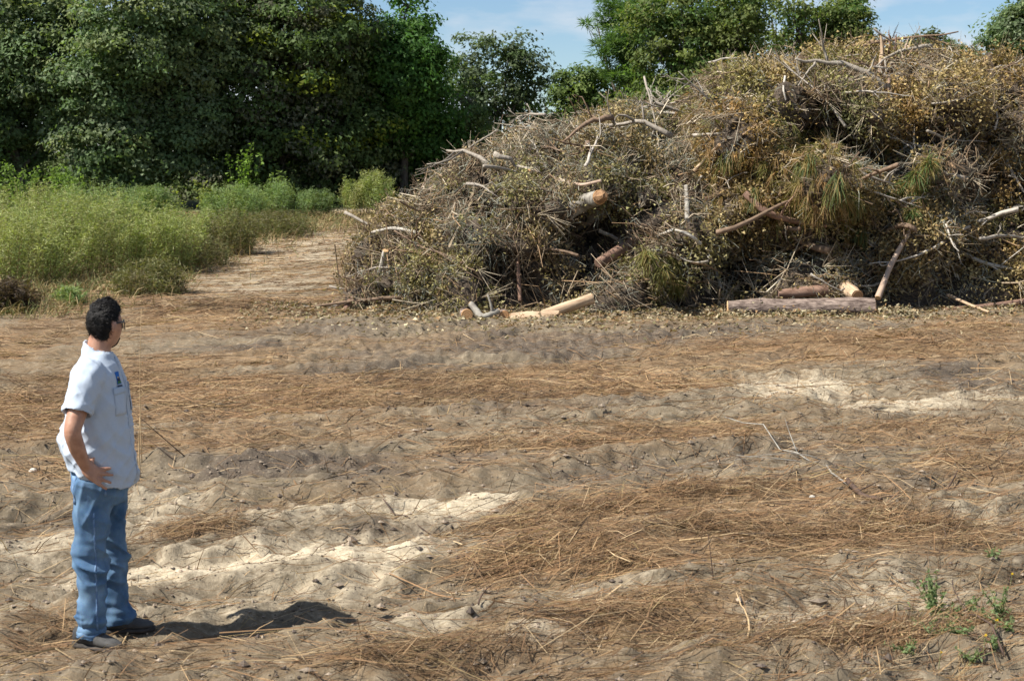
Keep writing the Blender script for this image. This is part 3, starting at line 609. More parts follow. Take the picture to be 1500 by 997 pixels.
def twig_stuff():
    rg = np.random.default_rng(61); acc = Acc(); n = 19000
    p, nr = pile_sample(n, rg, BTW[FB] * (1.15 - .35 * sstep(2.0, 4.5, fc[:, 0])))
    X, Z = p[:, 0], p[:, 2]
    # brush dumped load by load: twigs of one load share a lie
    lie = np.stack([np.cos(3 * perlin(X * .45, Z * .5, 7.)), .35 * rg.normal(size=n), .8 * np.sin(3 * perlin(X * .45, Z * .5, 7.)) - .25], 1)
    d = unit(lie + rg.normal(size=(n, 3)) * .62); d = unit(d - nr * ((d * nr).sum(1) * rg.uniform(.2, 1.0, n))[:, None])
    L = rg.lognormal(-1.0, .5, n).clip(.12, 1.5); K = 3; u = np.linspace(-.5, .5, K)[None, :, None]
    P = p[:, None] + nr[:, None] * rg.normal(.05, .09, n)[:, None, None] + d[:, None] * L[:, None, None] * u
    P = P + rg.normal(size=(n, 1, 3)) * (L * .12)[:, None, None] * (1 - 4 * u ** 2) + rg.normal(size=(n, K, 3)) * (.022 * L)[:, None, None]
    P[:, :, 2] = np.maximum(P[:, :, 2], .03)
    r = rg.lognormal(-5.0, .45, n).clip(.003, .022)[:, None] * np.array([1, .85, .5])
    V, F = tubes(P, r, 3, False)
    grey = sstep(0, .5, fbm(X * .4, Z * .5, 15., 3)) ; k = np.where(rg.random(n) < .2 + .35 * grey, rg.choice([0, 1, 4, 6], n, p=[.35, .35, .2, .1]), rg.choice([0, 2, 3, 5], n))
    acc.add(V, F, rep(TW[k] * np.array([1.08, 1.04, .92]) * rg.uniform(.7, 1.25, n)[:, None], 3 * K))
    # fans of fine twiglets
    m = 3200; c, nr = pile_sample(m, rg); g = 9; ax = unit(nr * .5 + rg.normal(size=(m, 3)) * .8)
    d = unit(ax[:, None] + rg.normal(size=(m, g, 3)) * .38).reshape(-1, 3); L = rg.uniform(.15, .6, m * g)
    P = rep(c, g)[:, None] + d[:, None] * (L[:, None] * np.array([0, 1.]))[..., None]
    V, F = tubes(P, np.broadcast_to(np.array([.0055, .002]), (m * g, 2)), 3, False)
    acc.add(V, F, rep(rep(TW[rg.choice(5, m)], g) * np.array([1.08, 1.04, .92]) * rg.uniform(.7, 1.25, m * g)[:, None], 6))
    return acc.mesh("twig_tangle")
tag(obj("twig_tangle", twig_stuff(), M_TWIG), "dense tangle of thin grey and brown twigs covering the brush pile", "twigs", kind="stuff")
def leaf_stuff():
    rg = np.random.default_rng(62); acc = Acc()
    # clusters of curled dead leaves still on their twigs
    lw = .25 + 1.5 * sstep(-.25, .35, fbm(fc[:, 0] * .8, fc[:, 2] * 1.0, 71., 3)); lw = lw * (.7 + .3 * sstep(2.0, 4.0, fc[:, 0])) * BLW[FB]
    m = 11500; c, nr = pile_sample(m, rg, lw); x, y = proj(c); cb = bundle(c)[0]
    g = rg.poisson(22, m).clip(4, 44); idx = np.repeat(np.arange(m), g); n = len(idx); spread = rg.uniform(.06, .22, m) * np.where(nr[:, 2] > .55, .6, 1)
    p = c[idx] + nr[idx] * rg.normal(.04, .06, n)[:, None] + rg.normal(size=(n, 3)).clip(-1.6, 1.6) * spread[idx][:, None]
    p[:, 2] = np.maximum(p[:, 2], .03)
    V, F = leaf_quads(p, unit(nr[idx] * .5 + rg.normal(size=(n, 3)) * .8), rg.uniform(.035, .08, n), rg.uniform(.022, .048, n), rg)
    tone = fbm(c[:, 0] * .5, c[:, 2] * .6, 33., 3); grey = sstep(1000, 850, x) * .1; warm = sstep(900, 1150, x) * sstep(.5, 3.5, c[:, 2])
    k = np.where(rg.random(m) < .5 + tone, rg.choice([0, 1, 3, 4, 6], m, p=[.3, .28, .2, .12, .1]), rg.choice([0, 2, 5], m)); col = (LF[k] * .45 + BCOL[cb] * .65) * np.array([1.10, 1.13, .92])
    col = col * (1 - grey[:, None]) + grey[:, None] * np.array([.20, .165, .115])
    col = col * (1 + warm[:, None] * np.array([.04, .0, -.10]))
    olive = (sstep(130, 40, np.hypot((x - 965) / 1.0, (y - 405) / .9)) * .7 + sstep(60, 20, np.hypot(x - 1238, y - 170)) )[:, None].clip(0, 1)
    col = col * (1 - olive) + olive * np.array([.20, .20, .085])
    acc.add(V, F, rep(col[idx] * rg.uniform(.65, 1.35, n)[:, None], 3))
    # crumbled leaf litter at the foot of the pile
    n = 20000; X = rg.uniform(-4.5, 13, n); Y = front(X) - rg.exponential(1.0, n) + .3; k = Y > 21.5; X, Y = X[k], Y[k]; n = len(X)
    V, F = leaf_quads(np.stack([X, Y, zg(X, Y) + rg.uniform(.005, .04, n)], 1), unit(np.array([0, 0, 1.]) + rg.normal(size=(n, 3)) * .5), rg.uniform(.04, .10, n), rg.uniform(.02, .05, n), rg)
    acc.add(V, F, rep(LF[rg.choice(7, n)] * rg.uniform(.6, 1.3, n)[:, None], 3))
    n = 2600; X = rg.uniform(3.3, 6.6, n); Y = 24.95 + rg.normal(0, .14, n); Z = zg(X, Y) + rg.exponential(.035, n)
    V, F = leaf_quads(np.stack([X, Y, Z], 1), unit(np.array([0, -.4, .8]) + rg.normal(size=(n, 3)) * .6), rg.uniform(.04, .09, n), rg.uniform(.02, .05, n), rg); acc.add(V, F, rep(LF[rg.choice(7, n)] * rg.uniform(.6, 1.2, n)[:, None], 3))
    return acc.mesh("dead_leaves")
tag(obj("dead_leaves", leaf_stuff(), M_DLEAF), "curled tan and brown dead leaves caught all over the brush pile", "leaves", kind="stuff")
def moss_stuff():
    rg = np.random.default_rng(63); acc = Acc()
    spots = [(1010, 240, 40), (900, 240, 60), (830, 200, 60), (1290, 260, 45), (1330, 250, 50), (1400, 320, 50), (1300, 330, 40), (1480, 230, 30), (760, 250, 60), (950, 190, 50), (1150, 128, 12), (1110, 125, 16), (700, 350, 40), (880, 450, 60), (1180, 462, 60), (640, 300, 50), (1250, 400, 40), (1100, 380, 50), (620, 430, 50), (1440, 440, 50)]
    cs, ns = pile_sample(24000, rg); x, y = proj(cs)
    w = sum(np.exp(-(((x - a) / r) ** 2 + ((y - b) / (r * .7)) ** 2)) for a, b, r in spots)
    k = rg.random(len(x)) < .06 + w * .55; c, nr = cs[k], ns[k]; m = len(c); g = 6
    d = unit(rep(nr, g) * .35 + rg.normal(size=(m * g, 3)) * .7 + np.array([0, 0, -.5])); L = rg.uniform(.1, .35, m * g)
    P = rep(c + nr * .09, g)[:, None] + rg.normal(size=(m * g, 1, 3)) * .05 + d[:, None] * (L[:, None] * np.array([0, .5, 1.]))[..., None] + rg.normal(size=(m * g, 3, 3)) * .03
    V, F = ribbons(P, np.full((m * g, 3), .010) * np.array([1, .9, .5]), unit(np.cross(d, rdir(m * g, rg))))
    acc.add(V, F, rep(np.array([(.25, .255, .205)]) * rg.uniform(.6, 1.35, m)[:, None], 6 * g))
    return acc.mesh("hanging_moss")
tag(obj("hanging_moss", moss_stuff(), mat_vcol("grey_moss", .9, .25, 12, trans=.15)), "grey stringy moss draped over the brush pile", "moss", kind="stuff")
def needle_stuff():
    rg = np.random.default_rng(64); acc = Acc()
    spots = [(1160, 215, 60, 45, 1.), (1110, 255, 45, 30, .8), (1180, 270, 40, 40, .8), (1080, 235, 30, 22, .8), (1150, 300, 50, 20, .5), (1230, 310, 25, 40, .5), (1060, 420, 30, 30, .1), (1030, 180, 20, 40, .3), (1420, 300, 30, 30, .15)]
    cs, ns = pile_sample(30000, rg); x, y = proj(cs)
    w = sum(a * np.exp(-(((x - px) / rx) ** 2 + ((y - py) / ry) ** 2)) for px, py, rx, ry, a in spots)
    k = rg.random(len(x)) < w; c, nr = cs[k], ns[k]; m = len(c); g = 13
    ax = unit(nr * .6 + rg.normal(size=(m, 3)) * .4 + np.array([.05, 0, -.75]))
    d = unit(rep(ax, g) + rg.normal(size=(m * g, 3)) * .25); L = rg.uniform(.16, .32, m * g)
    P = rep(c + nr * .12, g)[:, None] + d[:, None] * (L[:, None] * np.array([0, .5, 1.]))[..., None]; P[:, 2, 2] -= .2 * L
    V, F = ribbons(P, np.full((m * g, 3), .008) * np.array([1, 1, .5]), unit(np.cross(d, rdir(m * g, rg))))
    pal = np.array([(.27, .165, .065), (.24, .19, .065), (.19, .185, .055), (.31, .20, .085)])
    acc.add(V, F, rep(rep(pal[rg.choice(4, m)], g) * rg.uniform(.7, 1.3, m * g)[:, None], 6))
    return acc.mesh("wilted_needles")
tag(obj("wilted_needles", needle_stuff(), M_WEED), "wilted orange and yellow-green pine needles in the middle of the pile", "pine needles", kind="stuff")

BP = BVHTree.FromPolygons([tuple(v) for v in PP], [tuple(f) for f in PF])
def A(px, py, off=.24):
    """the spot on the face of the pile seen at a photo pixel, off metres out from it"""
    d = Vector(at(px, py, 20.0)) - Vector((0, 0, CAMH)); d.normalize(); h = BP.ray_cast(Vector((0, 0, CAMH)), d)
    if h[0] is None: return A(px, py + 3, off)
    return np.array(h[0] - d * off)
# ------------------------------------------------------------------ branches one can pick out on the pile
def branch_mesh(seed, forks, col, r=.030):
    rg = np.random.default_rng(seed); acc = Acc(); K = 9
    u = np.linspace(0, 1, K)[:, None]; P = np.concatenate([u - .5, .07 * np.sin(u * rg.uniform(2, 5) + rg.uniform(0, 6)), .05 * np.sin(u * rg.uniform(3, 6))], 1) + rg.normal(size=(K, 3)) * .008
    V, F = tubes(P[None], (r * (1 - .72 * u[:, 0]))[None], 6); acc.add(V, F, np.array(col))
    for i in range(forks):
        k = rg.integers(2, K - 1); s = P[k]; d = unit(np.array([rg.uniform(.5, 1), rg.normal() * .7, rg.normal() * .7])); L = rg.uniform(.15, .42); v = np.linspace(0, 1, 5)[:, None]
        Q = s + d * L * v + rg.normal(size=3) * .05 * np.sin(np.pi * v) + rg.normal(size=(5, 3)) * .008; V, F = tubes(Q[None], (r * .5 * (1 - .7 * v[:, 0]))[None], 4); acc.add(V, F, np.array(col) * .95)
        for j in range(2):
            s2 = Q[rg.integers(2, 5)]; d2 = unit(d + rg.normal(size=3) * .6); R_ = s2 + d2 * L * .45 * np.linspace(0, 1, 3)[:, None]; V, F = tubes(R_[None], np.array([[.005, .004, .002]]), 3); acc.add(V, F, np.array(col) * .9)
    return acc.mesh("branch", True)
M_BRANCH = mat_vcol("branch_bark", .85, .4, 25, bump=.5)
KINDS3 = [("pale_branch", (.38, .34, .285), "bare bleached pale grey branch caught in the brush pile", "bleached branches in the brush pile", 55),
          ("brown_branch", (.185, .125, .082), "bare dark brown branch caught in the brush pile", "dark brown branches in the brush pile", 90),
          ("grey_branch", (.275, .24, .195), "bare dull grey-brown branch caught in the brush pile", "dull grey-brown branches in the brush pile", 105)]
rgb_ = np.random.default_rng(77)
for nm, colr, lab, grp, cnt in KINDS3:
    protos = [branch_mesh(700 + len(nm) * 10 + i, 1 + i % 5, colr) for i in range(7)]
    pos, nor = pile_sample(cnt, rgb_, np.where((vf > 1.1), 0.05, 1.0))
    for i in range(cnt):
        o = bpy.data.objects.new(nm, protos[i % 7]); COL.objects.link(o)
        if not protos[i % 7].materials: protos[i % 7].materials.append(M_BRANCH)
        d = rgb_.normal(size=3) * np.array([1, .35, .42]); d = unit(d - nor[i] * (d @ nor[i]) * .75)
        ln = float(np.clip(rgb_.lognormal(.1, .45), .55, 2.6)); th = float(rgb_.uniform(.5, 1.1)) * (1.9 if nm != 'pale_branch' and rgb_.random() < .25 else 1.0)
        if abs(d[2]) > .55: d = unit(d * np.array([1, 1, .35]))
        zx = Vector(d); zy = Vector(nor[i]).cross(zx).normalized(); zz = zx.cross(zy)
        M = Matrix((zx, zy, zz)).transposed().to_4x4()
        o.matrix_world = Matrix.Translation(Vector(pos[i] + nor[i] * .19)) @ M @ Matrix.Diagonal((ln, th * (.6 + .4 * ln), th * (.6 + .4 * ln), 1))
        tag(o, lab, "branch", grp)

# ------------------------------------------------------------------ logs and the sticks that stand out
M_PINE = mat_two("pine_bark", (.075, .052, .042), (.32, .245, .20), 9, stretch=(3, 3, .8), bump=.9, dist=.03, lo=.38, hi=.62)
M_PALE = mat_two("stripped_wood", (.25, .165, .10), (.56, .415, .275), 6, stretch=(3, 3, .5), bump=.5, dist=.015)
M_GREY = mat_two("lichen_grey_bark", (.14, .12, .10), (.36, .34, .29), 9, stretch=(1, 1, .6), bump=.6, dist=.015)
M_SILV = mat_two("bleached_wood", (.30, .27, .225), (.53, .49, .42), 10, stretch=(2, 2, .3), bump=.3)
M_RED = mat_two("red_brown_bark", (.13, .075, .05), (.28, .175, .125), 10, stretch=(1, 1, .5), bump=.6, dist=.015)
M_TAN = mat_two("tan_bark", (.30, .21, .15), (.44, .33, .25), 6, stretch=(2, 2, .4), bump=.35)
M_CUT = mat_rings("sawn_end", (.42, .24, .11), (.60, .40, .21), 9)
M_CUTO = mat_rings("orange_sawn_end", (.30, .155, .065), (.47, .275, .125), 9)
M_TORN = mat_two("torn_wood", (.15, .08, .04), (.36, .215, .11), 14, stretch=(3, 3, .5), bump=.8, dist=.02)
def log(name, label, pts, r0, r1, bark, cut0=None, cut1=None, seed=0, S=18, forks=(), group=None, cat="log", torn=0.0):
    """pts: points along the log; ends are sawn discs of their own"""
    rg = np.random.default_rng(seed); P = np.array(pts, float); k = 2 + 5 * (len(P) - 1)
    t = np.linspace(0, len(P) - 1, k); Q = np.stack([np.interp(t, np.arange(len(P)), P[:, i]) for i in range(3)], 1)
    if len(P) > 2:
        for _ in range(2): Q[1:-1] = (Q[:-2] + 2 * Q[1:-1] + Q[2:]) / 4
    O = Q[0].copy(); root = empty(name, O); tag(root, label, cat, group); Q = Q - O
    L = np.linalg.norm(Q[-1]); R = np.linspace(r0, r1, k)
    V, F = tubes(Q[None], R[None], S, False); V = V.reshape(k, S, 3)
    low_ = perlin(np.arange(k)[:, None] * .45 + seed * 3.1, np.cos(np.arange(S) * 2 * np.pi / S)[None] * 1.2, np.sin(np.arange(S) * 2 * np.pi / S)[None] * 1.2)[..., None]
    V = Q[:, None] + (V - Q[:, None]) * (1 + .16 * low_ + .07 * rg.normal(size=(k, S, 1)).clip(-1.5, 1.5) * (.6 if S > 8 else .3)); V[0], V[-1] = (V[0] - Q[0]) * .97 + Q[0], (V[-1] - Q[-1]) * .97 + Q[-1]
    acc = Acc(); acc.add(V.reshape(-1, 3), F)
    ax = Vector(Q[-1] / L)
    # mesh of bark in a frame whose Z runs along the log, so that the bark pattern follows it
    rot = ax.to_track_quat('Z', 'Y'); inv = np.array(rot.inverted().to_matrix())
    for (f, d, ln, rr) in forks:
        s = Q[int(f * (k - 1))]; B = bend_path(s, s + np.array(d) * ln, 5, .06, rg); v, f2 = tubes(B[None], np.linspace(rr, rr * .4, 5)[None], 7); acc.add(v, f2)
    acc.V = [v @ inv.T for v in acc.V]
    b = obj("bark", acc.mesh("bark", True), bark, root); b.rotation_mode = 'QUATERNION'; b.rotation_quaternion = rot
    for m, e, rr, sg in ((cut0, 0, r0, -1), (cut1, -1, r1, 1)):
        axe = unit((Q[1] - Q[0]) if e == 0 else (Q[-1] - Q[-2])) * sg; an = np.arange(S) * 2 * np.pi / S
        D = np.stack([np.cos(an) * rr * .985, np.sin(an) * rr * .985, np.zeros(S)], 1); D = np.concatenate([D, D * .9 + np.array([0, 0, .012]), np.array([[0, 0, .012]])])
        j = np.arange(S); j2 = (j + 1) % S
        me = mesh_np("cut_end", D, [np.stack([j, j2, j2 + S, j + S], 1), np.stack([j + S, j2 + S, np.full(S, 2 * S)], 1)], np.ones((len(D), 3)))
        c = obj("cut_end", me, m or bark, root); c.location = Q[e] + axe * -.004; c.rotation_mode = 'QUATERNION'; c.rotation_quaternion = Vector(axe).to_track_quat('Z', 'Y')
    if torn:
        e = Q[-1]; d = unit(Q[-1] - Q[-2]); v, f = tubes(np.array([[e - d * .03, e + d * torn * .6, e + d * torn]]), np.array([[r1 * .9, r1 * .8, r1 * .35]]), 9); v = v + rg.normal(size=v.shape) * r1 * .07; obj('torn_end', mesh_np('torn_end', v, f, np.ones((len(v), 3))), M_TORN, root)
    return root
def G(px, py, Y, up=0.0):
    """a point over the ground under photo pixel column px at distance Y"""
    x = at(px, py, Y)[0]; return np.array([x, Y, float(zg(x, Y)) + up])
log("pine_log", "thick reddish-brown pine log lying along the foot of the brush pile", [at(1066, 452, 25.2), at(1120, 450, 25.15), at(1180, 452, 25.1), at(1281, 451, 25.0)], .135, .17, M_PINE, M_CUT, M_CUT, 1, 24, [(.3, (.3, -.5, .7), .22, .03), (.62, (-.2, -.3, .9), .16, .028)])
log("stripped_log", "short barkless pale log with a sawn end on the ground before the pile", [at(749, 467, 24.7), at(820, 464, 24.5)], .105, .105, M_PALE, M_CUT, M_CUTO, 2)
log("stripped_log", "longer barkless pale log sloping up into the pile behind the short one", [at(795, 462, 24.8), at(868, 437, 24.9)], .085, .095, M_PALE, M_CUT, M_CUT, 3)
log("grey_log", "grey log with broken orange end jutting from the dark hollow of the pile", [A(806, 326, -.1), A(856, 296, .25), A(878, 289, .4)], .14, .13, M_GREY, None, M_CUTO, 4, torn=.2)
log("grey_log", "stubby lichen-grey log under the one with the orange end", [A(842, 330, -.1), A(888, 304, .35)], .13, .13, M_GREY, None, M_GREY, 5)
log("leaning_pole", "tan bare pole leaning against the pile beside the pine log", [at(1286, 436, 25.1), A(1306, 385, .3), A(1336, 333, .25)], .052, .040, M_TAN, M_CUT, M_CUT, 6, 12)
log("dark_log", "dark log lying behind the pine log", [at(1140, 431, 25.5), at(1212, 424, 25.5)], .08, .095, M_RED, M_RED, M_CUT, 7)
log("stub_log", "short golden barkless stub behind the pine log", [at(1238, 420, 25.7), at(1256, 434, 25.3)], .12, .11, M_PALE, M_CUT, M_CUTO, 8)
log("round_log", "small round log showing its sawn orange end at the foot of the pile", [at(676, 459, 25.3), at(684, 461, 24.6)], .10, .10, M_PINE, M_CUT, M_CUTO, 9)
log("round_log", "brown round log end beside the short pale log", [at(736, 459, 25.2), at(739, 462, 24.75)], .085, .085, M_PINE, M_CUT, M_CUTO, 10)
log("forked_branch", "grey forked branch lying in a V before the pile", [at(690, 445, 24.9), at(706, 466, 24.6), at(731, 455, 24.7)], .055, .05, M_GREY, M_CUT, M_CUT, 11, 10, [(.85, (-.25, .0, .9), .35, .03)], cat="branch")
log("broken_limb", "broad splintered brown limb slanting down in the pile", [A(876, 386), A(932, 352)], .085, .11, M_RED, None, None, 12)
log("upright_stick", "short upright sawn stick poking out of the pile", [A(1007, 322), A(1005, 273)], .045, .04, M_GREY, None, M_CUT, 13, 10, cat="branch")
log("curved_branch", "curved red-brown branch with a pale torn end amid the pine needles", [A(1092, 284), A(1122, 312), A(1165, 325), A(1210, 331)], .07, .03, M_RED, M_RED, M_CUT, 14, 12, [(.55, (.5, -.3, .7), .7, .025)], cat="branch")
log("white_branch", "short bleached white branch hanging low in the pile", [A(1039, 376), A(1048, 396), A(1056, 420)], .035, .025, M_SILV, None, None, 15, 9, cat="branch")
log("white_branch", "long bleached white branch sticking out past the heap beside the pale stick", [A(1405, 368), A(1440, 385), A(1475, 392), A(1525, 405)], .035, .022, M_SILV, None, None, 16, 9, [(.4, (.6, -.2, -.4), .8, .018), (.6, (.5, -.3, .5), .7, .015)], cat="branch")
log("pale_stick", "pale tan stick lying on the leaf litter", [at(1388, 432, 26.2), at(1420, 446, 25.6), at(1448, 457, 25.1)], .03, .022, M_PALE, None, M_CUT, 17, 9, cat="branch")
log("grey_pole", "grey pole lying low along the foot of the heap behind the pale stick", [at(1360, 458, 25.6), at(1440, 450, 25.9), at(1510, 440, 26.2)], .06, .05, M_RED, None, M_CUT, 18, 12)
log("jutting_branch", "pale branch jutting level out of the pile's narrow end", [A(543, 329), A(575, 333), A(612, 341)], .028, .032, M_SILV, M_CUT, None, 19, 10, cat="branch")
log("upright_log", "short pale upright log with sawn top at the pile's narrow end", [A(558, 398), A(565, 367)], .055, .055, M_SILV, None, M_CUT, 20, 10)
log("leaning_branch", "grey branch leaning up along the pile's slope", [A(565, 305), A(600, 262), A(640, 232)], .05, .03, M_TAN, None, None, 21, 10, [(.7, (.35, -.1, .8), .5, .02)], cat="branch")
log("fallen_limb", "grey limb lying on the ground off the pile's narrow end", [at(458, 462, 25.6), at(485, 452, 25.9), at(510, 441, 26.2)], .03, .04, M_GREY, M_CUT, None, 22, 9, [(.3, (-.6, -.4, .25), .5, .015)], cat="branch")
log("stubby_limb", "thick brown stub leaning at the pile's narrow end", [at(500, 466, 25.4), at(516, 435, 25.8)], .065, .05, M_RED, M_CUT, None, 23, 10)
log("crest_branch", "long bleached branch sprawling along the pile's lower crest", [A(845, 162), A(880, 195), A(905, 215), A(912, 235)], .035, .03, M_SILV, None, None, 24, 9, [(.3, (.7, -.2, .1), .9, .02), (.6, (-.8, -.2, .2), .9, .02)], cat="branch")
log("crest_branch", "forked pale branch lying on the pile above the hollow", [A(775, 250), A(815, 262), A(850, 272), A(880, 265)], .04, .025, M_TAN, M_CUTO, None, 25, 9, [(.5, (.6, -.3, .5), .8, .02)], cat="branch")
log("arched_branch", "arched white branch above the low hollow", [A(965, 345), A(990, 335), A(1012, 345), A(1026, 357)], .025, .03, M_SILV, None, None, 26, 9, cat="branch")
log("split_plank", "pale split length of wood leaning in the upper slope", [A(1018, 250), A(1035, 232), A(1054, 212)], .045, .03, M_PALE, None, M_CUT, 27, 8, cat="branch")
log("thin_trunk", "thin twisted trunk standing out of the pile left of the hollow", [A(762, 440), A(758, 380), A(763, 320), A(760, 268)], .035, .02, M_RED, None, None, 28, 9, [(.4, (-.5, -.1, .6), .6, .015), (.6, (.5, -.2, .5), .5, .012)], cat="branch")
log("dark_bent_branch", "dark crooked branch propped in the pile by the upright stick", [A(1035, 292), A(1068, 276), A(1100, 250)], .05, .025, M_RED, None, None, 29, 9, cat="branch")
log("hanging_strip", "pale curling strip of bark hanging from the upper block", [A(1150, 112), A(1147, 130), A(1151, 146)], .022, .014, M_SILV, None, None, 30, 8, cat="branch")
# splintered stump on the crest
def splinter_stump():
    base = A(1304, 110, .05); root = empty("splintered_stump", base); tag(root, "splintered orange-brown stump standing on the crest of the pile", "stump")
    rg = np.random.default_rng(91); mats = [M_TAN, M_PALE, M_RED]
    for i in range(11):
        x0 = np.array([rg.uniform(-.28, .22), rg.uniform(-.1, .15), rg.uniform(-.35, -.1)]); h = rg.uniform(.45, .85) * (1.25 if i in (2, 5) else 1)
        tip = x0 + np.array([x0[0] * .5 + rg.normal() * .10, rg.normal() * .06, h + .15]); u = np.linspace(0, 1, 5)[:, None]; Q = x0 + (tip - x0) * u + rg.normal(size=(5, 3)) * .012
        V, F = tubes(Q[None], (rg.uniform(.04, .075) * np.array([1, .95, .8, .55, .12]))[None], 6); V = V * 1.0
        obj("splinter", mesh_np("splinter", V, F, np.ones((len(V), 3))), mats[i % 3], root)
splinter_stump()
# green pine tufts and sprays
def tuft(px, py, Y, label, L=.42, col=(.105, .14, .05), n=150, seed=0, down=1.0, nm="pine_tuft", grp="green pine tufts in the pile"):
    rg = np.random.default_rng(seed); root = empty(nm, A(px, py, .2)); tag(root, label, "pine tuft", grp)
    V, F = tubes(np.array([[(0, .22, .02), (0, .05, .05), (0, -.04, .0)]]), np.array([[.012, .01, .006]]), 5); obj("stem", mesh_np("stem", V, F, np.full((len(V), 3), .15)), M_STALK, root)
    d = unit(rg.normal(size=(n, 3)) * np.array([.26, .26, .25]) + np.array([0, -.22, -.85 * down])); l = L * rg.uniform(.6, 1.05, n)
    P = rg.normal(size=(n, 1, 3)) * .035 + d[:, None] * (l[:, None] * np.array([0, .4, .75, 1.]))[..., None]; P[:, :, 2] -= (l * .25)[:, None] * np.array([0, .1, .45, 1.])
    P[:, :, 2] += .1
    V, F = ribbons(P, np.full((n, 4), .012) * np.array([1, 1, .9, .3]), unit(np.cross(d, rdir(n, rg))))
    c = np.where(rg.random(n)[:, None] < .45, np.array([(.24, .18, .065)]), np.array([col])) * rg.uniform(.7, 1.35, n)[:, None]
    obj("needles", mesh_np("needles", V, F, rep(c, 8)), M_WEED, root)
tl = "drooping green pine tuft hanging amid the wilted needles"
for i, (a, b, Y, Ln) in enumerate([(1226, 268, 26.8, .5), (1238, 280, 26.7, .5), (1254, 290, 26.6, .5), (1247, 332, 26.4, .48), (1262, 345, 26.4, .3), (1158, 338, 26.3, .4), (1170, 250, 27.4, .4), (1185, 240, 27.5, .38), (1110, 245, 27.6, .4), (1098, 232, 27.8, .36), (1068, 235, 27.9, .35), (1105, 290, 27.0, .34), (1210, 200, 28.2, .36)]):
    tuft(a, b, Y, tl, Ln * .85, seed=300 + i, n=150)
for i, (a, b, Y, Ln) in enumerate([(1360, 245, 27.3, .32), (1340, 262, 27.1, .34), (1318, 278, 27.0, .34), (1300, 288, 26.9, .32), (1345, 290, 26.9, .25), (1335, 318, 26.7, .25)]):
    tuft(a, b, Y, "bright green feathery evergreen spray lying across grey moss", Ln, (.09, .14, .04), 200, 330 + i, .3, "evergreen_spray", "green sprays in the pile")
for i, (a, b, Y) in enumerate([(970, 400, 25.7), (985, 385, 25.8), (960, 425, 25.5), (990, 420, 25.5), (948, 380, 26.0)]):
    tuft(a, b, Y, "yellow-green leafy sprig low in the pile between the hollows", .3, (.17, .17, .05), 200, 350 + i, .4, "leafy_sprig", "yellow-green sprigs low in the pile")
# ------------------------------------------------------------------ the man
MX, MY = gxy(139, 947)
_a, _b = np.meshgrid(np.linspace(-.2, .28, 9), np.linspace(-.25, .2, 9)); MZ = float(np.quantile(zg(MX + _a.ravel(), MY + _b.ravel()), .80)) + .012
man = empty("person", (MX, MY, MZ), math.atan2(-MX, MY)); man.scale = (.972, .972, .972)
tag(man, "man in light blue work shirt, jeans and sunglasses standing with hand on hip", "person")
def ell(c, a, b, f, S=36, tilt=0.0, p=2.0):
    """ring about c: half-depth a along facing f, half-width b across; tilt raises it with distance forward"""
    an = np.arange(S) * 2 * np.pi / S; f = np.array([f[0], f[1], 0.]); r = np.array([f[1], -f[0], 0.])
    ca, sa = np.cos(an), np.sin(an); ca = np.sign(ca) * np.abs(ca) ** (2 / p); sa = np.sign(sa) * np.abs(sa) ** (2 / p)
    P = np.array(c) + f * (a * ca)[:, None] + r * (b * sa)[:, None]; P[:, 2] += tilt * a * ca
    return P
def loft(rings, acc, capped=True):
    R = np.array(rings); k, S, _ = R.shape; i = np.arange(k - 1)[:, None] * S; j = np.arange(S)[None]; j2 = (j + 1) % S
    acc.add(R.reshape(-1, 3), np.stack([i + j, i + j2, i + S + j2, i + S + j], -1).reshape(-1, 4))
    if capped:
        acc.add(np.concatenate([R[0], R[0].mean(0, keepdims=True)]), np.stack([np.arange(S), np.full(S, S), (np.arange(S) + 1) % S], 1))
        acc.add(np.concatenate([R[-1], R[-1].mean(0, keepdims=True)]), np.stack([(np.arange(S) + 1) % S, np.full(S, S), np.arange(S)], 1))
def limb(pts, radii, acc, S=20, sub=6, hollow=0.0):
    """tapered limb through joints, rounded ends; hollow > 0 leaves an opening of that depth at the far end"""
    P = np.array(pts, float); k = (len(P) - 1) * sub + 1; t = np.linspace(0, len(P) - 1, k)
    Q = np.stack([np.interp(t, np.arange(len(P)), P[:, i]) for i in range(3)], 1); R = np.interp(t, np.arange(len(P)), radii)
    for _ in range(3): Q[1:-1] = (Q[:-2] + 2 * Q[1:-1] + Q[2:]) / 4
    T = unit(np.gradient(Q, axis=0)); ref = np.array([0, 1., 0]) if abs(T[0][1]) < .9 else np.array([1., 0, 0])
    A = unit(np.cross(T, ref)); B = np.cross(T, A); an = np.arange(S) * 2 * np.pi / S
    ring = lambda q, r, A, B: q + r * (np.cos(an)[:, None] * A + np.sin(an)[:, None] * B)
    rings = [ring(Q[0] - T[0] * R[0] * .6, R[0] * .55, A[0], B[0])] + [ring(Q[i], R[i], A[i], B[i]) for i in range(k)]
    if hollow: rings += [ring(Q[-1], R[-1] - .012, A[-1], B[-1]), ring(Q[-1] - T[-1] * hollow, R[-1] - .016, A[-1], B[-1])]
    else: rings += [ring(Q[-1] + T[-1] * R[-1] * .6, R[-1] * .6, A[-1], B[-1])]
    loft(rings, acc)
